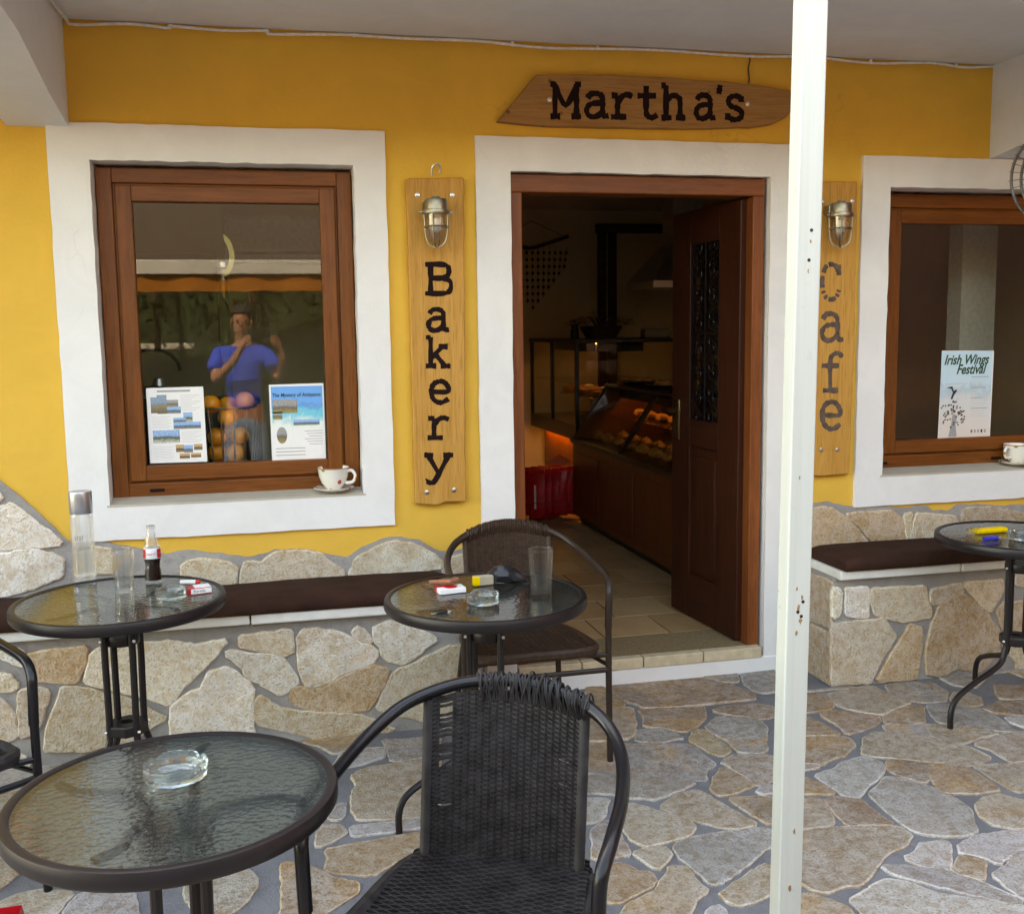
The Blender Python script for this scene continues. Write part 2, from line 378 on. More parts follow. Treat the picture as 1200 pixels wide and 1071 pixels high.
def smooth_path(pts, n=6, closed=False):            # Catmull-Rom
    P = [Vector(p) for p in pts]; out = []; L = len(P)
    for i in range(L if closed else L-1):
        if closed: a, b, c, d = P[i-1], P[i], P[(i+1) % L], P[(i+2) % L]
        else: a, b, c, d = P[max(i-1, 0)], P[i], P[i+1], P[min(i+2, L-1)]
        for k in range(n):
            t = k/n; out.append(.5*((2*b)+(c-a)*t+(2*a-5*b+4*c-d)*t*t+(3*b-a-3*c+d)*t**3))
    if not closed: out.append(P[-1])
    return out
def V3(*a): return Vector(a)

# ------------------------------------------------------------------ stones
TONES = {'o': (.42, .275, .135), 'b': (.48, .395, .28), 'g': (.40, .375, .345), 'w': (.62, .585, .52), 'y': (.48, .33, .12),
         'l': (.54, .53, .515), 'n': (.33, .22, .125)}
def rough_poly(poly, step=.022, jit=.0035):
    P = [Vector(p) for p in poly]
    Q = []
    for i in range(len(P)):                           # one corner-cutting pass
        a, b = P[i], P[(i+1) % len(P)]; L = (b-a).length; t = min(.22, .006/max(L, 1e-4)); Q += [a.lerp(b, t), a.lerp(b, 1-t)]
    out = []
    for i in range(len(Q)):
        a, b = Q[i], Q[(i+1) % len(Q)]; k = max(1, int((b-a).length/step))
        for j in range(k): out.append(a.lerp(b, j/k)+Vector((random.uniform(-jit, jit), random.uniform(-jit, jit))))
    return out
def area2(P): return sum(P[i][0]*P[(i+1) % len(P)][1]-P[(i+1) % len(P)][0]*P[i][1] for i in range(len(P)))/2
def inset(P, d):
    n = len(P); s = 1 if area2(P) > 0 else -1; out = []
    for i in range(n):
        a, b, c = Vector(P[i-1]), Vector(P[i]), Vector(P[(i+1) % n])
        t = (c-a); t = t.normalized() if t.length > 1e-9 else Vector((1, 0)); out.append(b+Vector((-t.y, t.x))*s*d)
    return out
def stone(name, poly, fn, h, tone, parent, mat='stone', jit=.0035, step=.022):
    P = inset(rough_poly(poly, step, jit), -.0085 if mat == 'stone' else -.0115); c = sum(P, Vector((0, 0)))/len(P); I = inset(P, .0055)
    o3 = Vector(fn(c.x, c.y, 0)); n = len(P); mb = MB()
    tx, ty = random.uniform(-.02, .02), random.uniform(-.02, .02)
    lo = [Vector(fn(p.x, p.y, -.006))-o3 for p in P]
    md = [Vector(fn(p.x, p.y, h*.72))-o3 for p in P]
    hi = [Vector(fn(p.x, p.y, h+(p.x-c.x)*tx+(p.y-c.y)*ty))-o3 for p in I]
    mb.add(lo+md+hi, [tuple(range(2*n, 3*n))]+[(i, (i+1) % n, n+(i+1) % n, n+i) for i in range(n)]+[(n+i, n+(i+1) % n, 2*n+(i+1) % n, 2*n+i) for i in range(n)])
    o = mb.build(name, mat, parent, loc=o3); o.data.materials.append(M('stone_edge' if mat == 'stone' else 'floor_edge'))
    for pl in o.data.polygons:
        if len(pl.vertices) == 4: pl.material_index = 1
    t = TONES[tone]; k = random.uniform(.88, 1.12); o.color = (t[0]*k*random.uniform(.95, 1.05), t[1]*k, t[2]*k*random.uniform(.92, 1.08), 1)
    return o
def zpts(reg, pts): x0, y0, s = reg; return [(x0+u*s, y0+v*s) for u, v in pts]
def clip_half(P, q, nrm):                              # keep side where (p-q).nrm<=0
    out = []
    for i in range(len(P)):
        a, b = P[i], P[(i+1) % len(P)]; da, db = (a-q).dot(nrm), (b-q).dot(nrm)
        if da <= 0: out.append(a)
        if (da < 0 < db) or (db < 0 < da): out.append(a.lerp(b, da/(da-db)))
    return out
def filler(bounds, traced, spacing, gap, keep=lambda p: True, aspect=1.0):
    x0, y0, x1, y1 = bounds; rnd = random.Random(3)
    blockers = []
    for P in traced:
        for i in range(len(P)):
            a, b = Vector(P[i]), Vector(P[(i+1) % len(P)]); k = max(1, int((b-a).length/.045))
            for j in range(k): blockers.append(a.lerp(b, j/k))
    def inside(p, P):
        c = False
        for i in range(len(P)):
            a, b = P[i], P[(i+1) % len(P)]
            if (a[1] > p.y) != (b[1] > p.y) and p.x < (b[0]-a[0])*(p.y-a[1])/(b[1]-a[1])+a[0]: c = not c
        return c
    sites = []
    for _ in range(9000):
        p = Vector((rnd.uniform(x0, x1), rnd.uniform(y0, y1)))
        if not keep(p): continue
        sp = spacing*rnd.uniform(.75, 1.25)
        if any((p-q).length < sp for q in sites) or any((p-q).length < sp*.52 for q in blockers): continue
        if any(inside(p, P) for P in traced): continue
        sites.append(p)
    cells = []
    for p in sites:
        P = [Vector((x0, y0)), Vector((x1, y0)), Vector((x1, y1)), Vector((x0, y1))]
        for q in sites+blockers:
            if q is p or (q-p).length > spacing*4: continue
            d = q-p; P = clip_half(P, p+d*.5 - d.normalized()*gap, d)
            if len(P) < 3: break
        if len(P) >= 3 and abs(area2(P)) > .0012: cells.append(P)
    return cells

# ================================================================== SETTING
tag(MB().add([(-70, -70, -.13), (70, -70, -.13), (70, 40, -.13), (-70, 40, -.13)], [(0, 1, 2, 3)]).build('street', 'street_paving'), kind='structure')
# terrace bed of mortar
mb = MB(); xs = [-3.2+i*.4 for i in range(22)]; ys = [0.0, -.3, -1, -2, -3, -4, -5.2]
vs = [(x, y, gz(y)) for y in ys for x in xs]; nx = len(xs)
fs = [(j*nx+i, j*nx+i+1, (j+1)*nx+i+1, (j+1)*nx+i) for j in range(len(ys)-1) for i in range(nx-1)]
mb.add(vs, fs); b = len(mb.v)
mb.add([(xs[0], -5.2, gz(-5.2)), (xs[-1], -5.2, gz(-5.2)), (xs[-1], -5.2, -.16), (xs[0], -5.2, -.16)], [(0, 1, 2, 3)])
paving = tag(mb.build('terrace_paving', 'mortar'), 'crazy paving of beige and grey stones in blue grey mortar', kind='structure')
R1 = (700, 780, .2054); R2 = (920, 780, .2333); R3 = (700, 930, .1833); R4 = (920, 930, .2333); R5 = (350, 840, .2157)
R6 = (0, 540, .2053); R7 = (0, 740, .225); R8 = (250, 700, .24167); RB = (880, 580, .2802); RD = (230, 620, .275); RL = (0, 780, .35)
FLOOR = [
 (R1, 'n', [(90,95),(300,70),(560,50),(620,75),(740,100),(880,165),(895,195),(760,205),(560,230),(400,240),(280,248),(170,205),(100,150)]),
 (R1, 'o', [(-60,120),(40,125),(90,180),(150,215),(140,235),(60,245),(-60,240)]),
 (R1, 'g', [(590,45),(780,35),(800,90),(740,95),(640,70)]),
 (R1, 'g', [(820,35),(1000,20),(1003,150),(960,160),(900,150),(850,110)]),
 (R1, 'o', [(245,260),(420,250),(540,245),(600,240),(612,295),(560,350),(490,380),(380,362),(275,350),(280,310)]),
 (R1, 'n', [(660,262),(740,235),(900,225),(1000,240),(1000,295),(930,305),(830,290),(700,275)]),
 (R1, 'g', [(630,350),(680,305),(780,290),(900,305),(955,350),(955,490),(930,505),(820,500),(740,430),(650,385)]),
 (R1, 'g', [(240,375),(380,368),(490,415),(350,440),(230,430)]),
 (R1, 'y', [(535,430),(555,370),(610,375),(680,430),(755,490),(710,520),(640,495)]),
 (R1, 'b', [(-150,250),(60,250),(195,245),(210,330),(200,400),(170,420),(60,435),(-150,430)]),
 (R1, 'g', [(-200,450),(60,460),(350,455),(540,460),(590,510),(665,565),(610,600),(610,655),(500,650),(350,630),(100,625),(-200,600)]),
 (R1, 'b', [(715,555),(770,525),(900,515),(995,520),(995,650),(945,685),(900,680),(860,640)]),
 (R1, 'o', [(715,590),(780,620),(885,685),(800,725),(695,748),(655,705),(680,640)]),
 (R1, 'n', [(760,765),(900,755),(995,760),(995,905),(960,900),(880,850),(790,790)]),
 (R1, 'l', [(915,720),(960,690),(995,690),(995,732),(930,735)]),
 (R1, 'g', [(-150,640),(60,630),(250,640),(400,655),(550,670),(480,710),(330,765),(200,755),(60,730),(-150,720)]),
 (R1, 'b', [(365,810),(480,740),(575,720),(640,755),(760,830),(905,910),(820,930),(740,930),(600,895),(480,860)]),
 (R1, 'b', [(130,850),(190,790),(280,820),(400,855),(520,890),(550,930),(520,970),(400,1005),(280,1035),(200,1000),(150,930)]),
 (R3, 'g', [(500,355),(540,315),(640,285),(830,255),(1080,232),(1105,260),(1090,345),(1020,400),(900,500),(800,565),(735,585),(640,500),(550,430)]),
 (R3, 'b', [(245,385),(320,360),(410,345),(460,385),(440,440),(375,485),(320,450)]),
 (R3, 'o', [(70,470),(150,455),(220,490),(260,515),(340,515),(365,560),(350,590),(250,640),(140,700),(70,700)]),
 (R3, 'b', [(165,769),(240,700),(330,660),(395,630),(420,560),(480,475),(545,475),(600,530),(640,590),(695,630),(610,690),(585,769),(560,850),(150,850)]),
 (R3, 'b', [(795,655),(900,580),(1010,500),(1095,460),(1095,650),(1000,690),(910,720),(850,695)]),
 (R3, 'l', [(710,769),(760,725),(810,755),(820,800),(720,820)]),
 (R3, 'g', [(-20,230),(60,180),(130,260),(195,390),(190,400),(80,410),(-20,420)]),
 (R3, 'l', [(-200,40),(60,40),(40,130),(-10,180),(-200,200)]),
 (R2, 'b', [(225,150),(300,125),(430,105),(520,150),(630,190),(560,215),(480,248),(400,238),(300,215),(250,190)]),
 (R2, 'g', [(510,105),(600,90),(740,95),(810,135),(800,180),(700,185),(600,175),(545,155)]),
 (R2, 'o', [(60,150),(200,145),(235,190),(230,220),(110,238),(60,235)]),
 (R2, 'o', [(180,240),(290,235),(400,250),(470,262),(460,295),(400,320),(310,345),(280,310),(200,265)]),
 (R2, 'o', [(60,265),(110,262),(200,305),(270,348),(180,352),(60,350)]),
 (R2, 'o', [(60,370),(180,368),(300,365),(330,380),(340,410),(290,455),(240,465),(180,500),(60,490)]),
 (R2, 'o', [(500,265),(560,230),(640,205),(690,210),(690,290),(600,297),(505,290)]),
 (R2, 'g', [(720,205),(840,200),(990,225),(1100,290),(1165,340),(1050,328),(900,310),(770,285),(740,250)]),
 (R2, 'b', [(850,140),(900,135),(975,165),(980,200),(920,205),(860,200),(840,175)]),
 (R2, 'n', [(1000,225),(1080,185),(1200,180),(1280,180),(1280,250),(1200,252),(1060,240)]),
 (R2, 'o', [(1060,105),(1280,108),(1280,170),(1090,170),(1065,140)]),
 (R2, 'l', [(1110,265),(1200,262),(1280,262),(1280,320),(1200,312),(1150,295)]),
 (R2, 'g', [(500,305),(600,300),(700,305),(720,365),(620,350),(510,330)]),
 (R2, 'b', [(710,300),(900,312),(1070,345),(960,370),(880,395),(760,375),(740,340)]),
 (R2, 'b', [(390,450),(405,370),(440,345),(560,345),(760,375),(940,420),(1020,465),(960,495),(900,500),(780,485),(560,470),(420,455)]),
 (R2, 'b', [(960,400),(1060,360),(1200,335),(1280,330),(1280,480),(1130,485),(1050,430)]),
 (R2, 'l', [(160,555),(240,530),(300,490),(400,460),(470,490),(495,520),(460,570),(400,620),(360,665),(300,655),(220,600)]),
 (R2, 'n', [(520,480),(620,485),(710,500),(720,575),(690,590),(600,560),(525,530)]),
 (R2, 'o', [(725,505),(840,500),(910,515),(990,570),(1075,625),(960,645),(800,640),(755,595),(730,560)]),
 (R2, 'b', [(960,510),(1080,500),(1280,500),(1280,620),(1160,635),(1050,570)]),
 (R2, 'g', [(435,650),(510,565),(600,575),(740,620),(860,680),(920,720),(935,780),(960,830),(900,860),(720,852),(640,830),(560,770),(480,700)]),
 (R2, 'b', [(965,710),(1000,675),(1080,655),(1180,680),(1280,700),(1280,800),(1150,820),(1040,800),(985,760)]),
 (R2, 'o', [(60,570),(110,570),(190,610),(245,645),(60,648)]),
 (R2, 'n', [(205,680),(260,665),(370,680),(420,720),(535,800),(450,800),(315,805),(270,760)]),
 (R2, 'b', [(60,675),(180,675),(210,730),(240,800),(150,812),(60,825)]),
 (R2, 'l', [(60,500),(110,485),(170,510),(100,525),(60,527)]),
 (R4, 'b', [(60,200),(200,185),(400,170),(570,175),(630,215),(590,270),(500,305),(450,370),(410,420),(380,460),(310,465),(200,500),(150,490),(60,440)]),
 (R4, 'l', [(605,325),(670,300),(690,255),(800,245),(820,260),(820,390),(760,385),(680,360)]),
 (R4, 'l', [(885,265),(960,220),(1100,200),(1280,195),(1280,250),(1180,290),(1110,320),(1070,357),(990,320),(890,305)]),
 (R4, 'g', [(485,370),(620,375),(820,400),(980,450),(1150,525),(1200,545),(1100,540),(920,505),(720,455),(540,410)]),
 (R4, 'o', [(855,400),(880,330),(930,315),(995,350),(990,440),(920,420)]),
 (R4, 'l', [(1050,415),(1130,360),(1170,305),(1280,300),(1280,530),(1210,535),(1120,470)]),
 (R4, 'l', [(330,540),(440,480),(520,440),(600,450),(760,510),(960,540),(1280,590),(1280,760),(420,760),(400,600)]),
 (R4, 'b', [(60,520),(120,510),(200,535),(300,575),(340,620),(340,700),(60,700)]),
 (R5, 'b', [(300,330),(330,300),(420,280),(600,250),(760,230),(760,520),(620,545),(480,555),(330,560),(300,510),(295,430),(320,380)]),
 (R5, 'g', [(465,130),(560,130),(760,110),(760,210),(620,232),(510,240),(495,190)]),
 (R5, 'g', [(20,130),(180,115),(340,105),(300,170),(200,205),(120,160)]),
 (R5, 'l', [(200,270),(230,215),(380,175),(460,178),(450,225),(340,260),(210,285)]),
 (R5, 'l', [(290,605),(400,590),(560,575),(700,555),(700,600),(500,625),(300,650)]),
 (R5, 'o', [(155,730),(300,700),(480,670),(640,640),(760,620),(760,790),(640,800),(520,790),(430,850),(380,860),(250,850),(155,830),(175,770)]),
 (R5, 'b', [(105,710),(110,640),(150,590),(220,600),(250,635),(180,680)]),
 (R5, 'g', [(170,560),(210,500),(240,470),(240,540),(220,560)]),
 (R5, 'o', [(-80,800),(60,825),(180,885),(310,910),(320,950),(200,1030),(100,1100),(-80,1100)]),
 (RL, 'b', [(-20,810),(60,772),(150,757),(240,767),(180,835),(100,850),(-20,860)]),
 (RL, 'g', [(215,835),(270,767),(440,767),(460,850),(240,870)]),
]
def fnF(u, v, h): return (u, v, gz(v)+h)
floor_polys = []
for reg, tone, pts in FLOOR:
    P = [atG(*q) for q in zpts(reg, pts)]; P = [(p.x, min(p.y, -.02 if (1.0 < p.x < 2.3) else -.305)) for p in P]; floor_polys.append(P)
    stone('paving_stone', P, fnF, .007, tone, paving, 'floor_stone')
def keepF(p): return not (p.y > -.33 and (p.x < .84 or p.x > 2.33))
for P in filler((-1.75, -3.35, 4.1, -.03), floor_polys, .29, .010, keepF):
    P = [(p.x, p.y) for p in P]
    if any(y > -.315 and (x < .83 or x > 2.34) for x, y in P): P = [(x, min(y, -.315)) for x, y in P]
    stone('paving_stone', P, fnF, .006, random.choice('obgbgl'), paving, 'floor_stone', step=.035)

# ================================================================== BUILDING
bld = thing('cafe_building', 'yellow plastered cafe front with white window and door surrounds and stone base', 'building', (0, 0, 0))
def part(mb_, name, mat, parent=bld, smooth=False, **k): return mb_.build(name, mat, parent, smooth, **k)
A = dict(x0=-.747, x1=.503, z0=.774, z1=2.352, ox0=-.602, ox1=.376, oz0=.910, oz1=2.218)          # left window
G = dict(x0=2.612, x1=4.05, z0=.737, z1=2.309, ox0=2.750, ox1=3.90, oz0=.878, oz1=2.175)          # right window
Dr = dict(x0=.867, x1=2.306, z1=2.346, fx0=1.016, fx1=2.157, fz1=2.203)
CEIL = 2.723
# yellow wall with three openings (a grid of cells, the openings left out)
gx = sorted({-4.0, A['ox0']-.06, A['ox1']+.06, Dr['fx0']-.05, Dr['fx1']+.05, G['ox0']-.06, G['ox1']+.06, 6.0})
gzs = sorted({-.2, A['oz0']-.06, A['oz1']+.06, G['oz0']-.06, G['oz1']+.06, Dr['fz1']+.05, CEIL+3.2})
mb = MB()
def solid(cx, cz):
    for W in (A, G):
        if W['ox0']-.06 < cx < W['ox1']+.06 and W['oz0']-.06 < cz < W['oz1']+.06: return False
    return not (Dr['fx0']-.05 < cx < Dr['fx1']+.05 and cz < Dr['fz1']+.05)
for i in range(len(gx)-1):
    for j in range(len(gzs)-1):
        if solid((gx[i]+gx[i+1])/2, (gzs[j]+gzs[j+1])/2):
            for yy in (0, .24): mb.add([(gx[i], yy, gzs[j]), (gx[i+1], yy, gzs[j]), (gx[i+1], yy, gzs[j+1]), (gx[i], yy, gzs[j+1])], [(0, 1, 2, 3) if yy == 0 else (3, 2, 1, 0)])
for W in (A, G, dict(ox0=Dr['fx0']+.01, ox1=Dr['fx1']-.01, oz0=-.14, oz1=Dr['fz1']-.01)):
    a, b, c, d = W['ox0']-.06, W['ox1']+.06, W['oz0']-.06, W['oz1']+.06
    for p, q in (((a, c), (b, c)), ((b, c), (b, d)), ((b, d), (a, d)), ((a, d), (a, c))):
        mb.add([(p[0], 0, p[1]), (q[0], 0, q[1]), (q[0], .24, q[1]), (p[0], .24, p[1])], [(0, 1, 2, 3)])
part(mb, 'wall', 'yellow_plaster')
# hand-finished white surrounds: a ring with slightly uneven edges that turns into the reveal
def wob(a, b, step=.06, j=.0022):
    a, b = Vector(a), Vector(b); k = max(1, int((b-a).length/step))
    return [a.lerp(b, i/k)+(Vector((random.uniform(-j, j), random.uniform(-j, j))) if i else Vector((0, 0))) for i in range(k)]
def surround(name, o, i, y0, y1, openbottom=False):
    mb = MB(); oc = [(o[0], o[2]), (o[1], o[2]), (o[1], o[3]), (o[0], o[3])]; ic = [(i[0], i[2]), (i[1], i[2]), (i[1], i[3]), (i[0], i[3])]
    for k in range(4):
        if openbottom and k == 0: continue
        n = 24; O = []; I = []
        for t in range(n+1):
            e = 0 if t in (0, n) else 1
            jo, ji = [Vector((random.uniform(-.002, .002), random.uniform(-.002, .002)))*e for _ in (0, 1)]
            O.append(Vector(oc[k]).lerp(Vector(oc[(k+1) % 4]), t/n)+jo); I.append(Vector(ic[k]).lerp(Vector(ic[(k+1) % 4]), t/n)+ji)
        for t in range(n):
            a, b, c, d = O[t], O[t+1], I[t+1], I[t]
            mb.add([(a.x, y0, a.y), (b.x, y0, b.y), (c.x, y0, c.y), (d.x, y0, d.y)], [(0, 1, 2, 3)])
            mb.add([(a.x, .004, a.y), (b.x, .004, b.y), (b.x, y0, b.y), (a.x, y0, a.y)], [(0, 1, 2, 3)])
            mb.add([(d.x, y0, d.y), (c.x, y0, c.y), (c.x, y1, c.y), (d.x, y1, d.y)], [(0, 1, 2, 3)])
    return part(mb, name, 'white_plaster', smooth=35)
surround('window_surround', (A['x0'], A['x1'], A['z0'], A['z1']), (A['ox0'], A['ox1'], A['oz0'], A['oz1']), -.018, .235)
surround('window_surround', (G['x0'], G['x1'], G['z0'], G['z1']), (G['ox0'], G['ox1'], G['oz0'], G['oz1']), -.018, .235)
surround('door_surround', (Dr['x0'], Dr['x1'], -.02, Dr['z1']), (Dr['fx0']-.004, Dr['fx1']+.012, -.02, Dr['fz1']+.006), -.018, .235, True)
# windows
def window(W, yd, hinge_dot, fw=.058, sw=.06):
    x0, x1, z0, z1 = W['ox0'], W['ox1'], W['oz0'], W['oz1']
    root = bpy.data.objects.new('window', None); COL.objects.link(root); root.parent = bld; root.location = ((x0+x1)/2, yd, z0)
    cx = (x0+x1)/2; hw = (x1-x0)/2; h = z1-z0
    def ring(name, a, zlo, zhi, wd, y0, y1):          # stiles and rails butt end to end
        for s in (-1, 1):
            xa, xb = sorted((s*a, s*(a-wd))); MB().box((xa, y0, zlo), (xb, y1, zhi), .004).build(name, 'frame_wood', root)
        for zz in ((zlo, zlo+wd), (zhi-wd, zhi)): MB().box((-a+wd, y0+.001, zz[0]), (a-wd, y1-.001, zz[1]), .004).build(name, 'frame_wood_x', root)
    ring('frame', hw-.004, .012, h-.012, fw, 0, .07)
    ring('bead', hw-.004-fw+.001, .012+fw-.001, h-.012-fw+.001, .012, .012, .06)
    a = hw-.004-fw-.010
    ring('sash', a, .012+fw+.010, h-.012-fw-.010, sw, -.008, .055)
    zlo, zhi = .012+fw+.010+sw, h-.012-fw-.010-sw; aa = a-sw
    MB().box((-aa-.006, .018, zlo-.006), (aa+.006, .024, zhi+.006)).build('pane', 'window_glass', root)
    for p in hinge_dot: MB().box((p-.028, -.004, .034), (p+.028, .001, .046), .002).build('drain_cover', 'paint_dark', root)
    return root, cx, aa, zlo+z0, zhi+z0
wA, cxA, aA, zA0, zA1 = window(A, .075, [-.32])
wG, cxG, aG, zG0, zG1 = window(G, .105, [-.50, .12], .062, .062)
# sloping sills
for W, yd in ((A, .078), (G, .108)):
    part(MB().add([(W['ox0']-.01, -.0195, W['oz0']+.002), (W['ox1']+.01, -.0195, W['oz0']+.002), (W['ox1']+.01, yd, W['oz0']+.018), (W['ox0']-.01, yd, W['oz0']+.018),
                   (W['ox0']-.01, -.0195, W['oz0']-.006), (W['ox1']+.01, -.0195, W['oz0']-.006), (W['ox1']+.01, yd, W['oz0']-.006), (W['ox0']-.01, yd, W['oz0']-.006)],
                  [(0, 1, 2, 3), (0, 4, 5, 1), (1, 5, 6, 2), (3, 2, 6, 7), (0, 3, 7, 4)]), 'window_sill', 'sill_plaster')
# door frame, leaf, step
dfr = part(MB().box((Dr['fx0'], .012, .121), (Dr['fx0']+.05, .13, Dr['fz1']-.073), .005), 'door_frame', 'door_wood')
part(MB().box((Dr['fx1']-.055, .012, .115), (Dr['fx1'], .13, Dr['fz1']-.073), .005), 'door_frame', 'door_wood')
part(MB().box((Dr['fx0'], .010, Dr['fz1']-.073), (Dr['fx1'], .128, Dr['fz1']), .005), 'door_frame', 'door_wood_x')
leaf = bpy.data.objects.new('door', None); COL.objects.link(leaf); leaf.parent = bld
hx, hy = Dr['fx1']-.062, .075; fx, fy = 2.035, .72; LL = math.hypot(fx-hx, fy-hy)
leaf.location = (hx, hy, .128); leaf.rotation_euler = (0, 0, math.atan2(fy-hy, fx-hx)); leaf['label'] = 'red brown panelled door coloured as in shade, standing open inwards'
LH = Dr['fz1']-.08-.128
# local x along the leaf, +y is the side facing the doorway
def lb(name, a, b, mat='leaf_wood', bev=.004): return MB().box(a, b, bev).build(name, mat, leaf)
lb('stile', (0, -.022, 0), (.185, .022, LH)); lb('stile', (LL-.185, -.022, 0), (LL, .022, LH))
for z0_, z1_ in ((0, .22), (.86, .99), (LH-.16, LH)): lb('rail', (.185, -.0215, z0_), (LL-.185, .0215, z1_), 'leaf_wood_shaded_x')
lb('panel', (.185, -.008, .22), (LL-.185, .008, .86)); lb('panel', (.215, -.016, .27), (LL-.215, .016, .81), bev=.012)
MB().box((.185, -.003, .99), (LL-.185, .003, LH-.16)).build('pane', 'case_glass', leaf)
mb = MB(); x0_, x1_, z0_, z1_ = .19, LL-.19, .995, LH-.165
for xx in (x0_, (x0_+x1_)/2, x1_): mb.tube([(xx, .014, z0_), (xx, .014, z1_)], .005, 6)
for zz in (z0_, z1_, (z0_+z1_)/2): mb.tube([(x0_, .014, zz), (x1_, .014, zz)], .005, 6)
for k in range(7):
    zc = z0_+(k+.5)*(z1_-z0_)/7
    for s in (-1, 1):
        for u in (-1, 1):
            cx_ = (x0_+x1_)/2+s*(x1_-x0_)/4; pts = []
            for t in range(14):
                a = t/13*2.6*math.pi; rr = .046*(1-t/16); pts.append((cx_+s*rr*math.cos(a)*.9, .014, zc+u*(.045-rr*math.sin(a)*.8)))
            mb.tube(pts, .0035, 5)
mb.build('grille', 'black_metal', leaf, True)
mb = MB().box((LL-.09, .022, .88), (LL-.05, .03, 1.08), .003); mb.tube(smooth_path([(LL-.07, .03, 1.03), (LL-.07, .075, 1.03), (LL-.10, .08, 1.03), (LL-.19, .08, 1.03)]), .008, 8); mb.build('handle', 'brass', leaf, True)
part(MB().box((Dr['fx0']-.15, -.024, -.02), (Dr['fx1']+.148, .10, .072), .006), 'step_riser', 'white_plaster')
for k in range(4):
    xa = Dr['fx0']+k*.285; part(MB().box((xa+.002, -.030, .072), (min(xa+.283, Dr['fx1']), .018, .121), .004), 'nosing_tile', 'nosing_tile')
part(MB().box((Dr['fx0'], .018, .06), (Dr['fx1'], .30, .1195)), 'threshold', 'speck_sill')
# room
RX0, RX1, RY1, RZ = -1.5, 4.9, 4.95, 2.62
ifl = part(MB().box((RX0, .30, .03), (RX1, RY1, .112)), 'interior_floor', 'mortar')
tm = MB().box((-.162, -.162, 0), (.162, .162, .008), .002).mesh('floor_tile', 'floor_tile')
for i in range(5):
    for j in range(12):
        o = bpy.data.objects.new('floor_tile', tm); COL.objects.link(o); o.parent = ifl; o.location = (1.02+i*.33+(.165 if j % 2 else 0), .465+j*.33, .112)
part(MB().box((RX0, RY1, .03), (RX1, RY1+.1, RZ)), 'interior_wall', 'room_plaster')
part(MB().box((RX0-.1, .24, .03), (RX0, RY1, RZ)), 'interior_wall', 'room_plaster')
part(MB().box((RX1, .24, .03), (RX1+.1, RY1, RZ)), 'interior_wall', 'room_plaster')
part(MB().box((RX0, .24, RZ), (RX1, RY1, RZ+.1)), 'interior_ceiling', 'room_ceiling')
part(MB().box((.62, .25, .12), (.66, 2.2, RZ-.002)), 'partition', 'room_plaster')
part(MB().box((3.80, .9, .12), (4.02, 1.02, RZ-.002)), 'pillar', 'cream')
for x_ in (1.2, 1.75): pass
for z_, x_ in ((2.52, 1.3),): part(MB().box((.67, 1.4, 2.50), (RX1, 1.54, RZ-.003), .004), 'ceiling_beam', 'drift_wood')
# terrace ceiling slab, haunched beams, upper storey
part(MB().box((-4.0, -1.30, CEIL), (6.0, -.0005, CEIL+.2)), 'ceiling_slab', 'ceiling_plaster')
part(MB().box((-4.0, -1.45, 2.56), (6.0, -1.301, CEIL+.2), .006), 'added_shade_fascia', 'ceiling_plaster')  # unseen drop beam, added to keep sky light off the upper wall
def beam(x0, x1, zlow):
    prof = [(-.0005, CEIL+.001), (-.0005, zlow), (-.35, zlow+.045), (-.8, zlow+.13), (-1.28, zlow+.16), (-1.28, CEIL+.001)]
    return part(MB().prism(prof, lambda u, v, d: (d, u, v), x0, x1), 'beam', 'ceiling_plaster')
beam(-.885, -.668, 2.335); beam(3.262, 3.48, 2.312)
part(MB().box((-4, -.002, CEIL+3.2), (6, 5.1, CEIL+3.4)), 'roof', 'terracotta')
part(MB().box((4.85, -6.0, -.2), (5.05, -.001, 4.6)), 'added_side_wall', 'brick')  # unseen wall, added to darken the right-hand side of the terrace
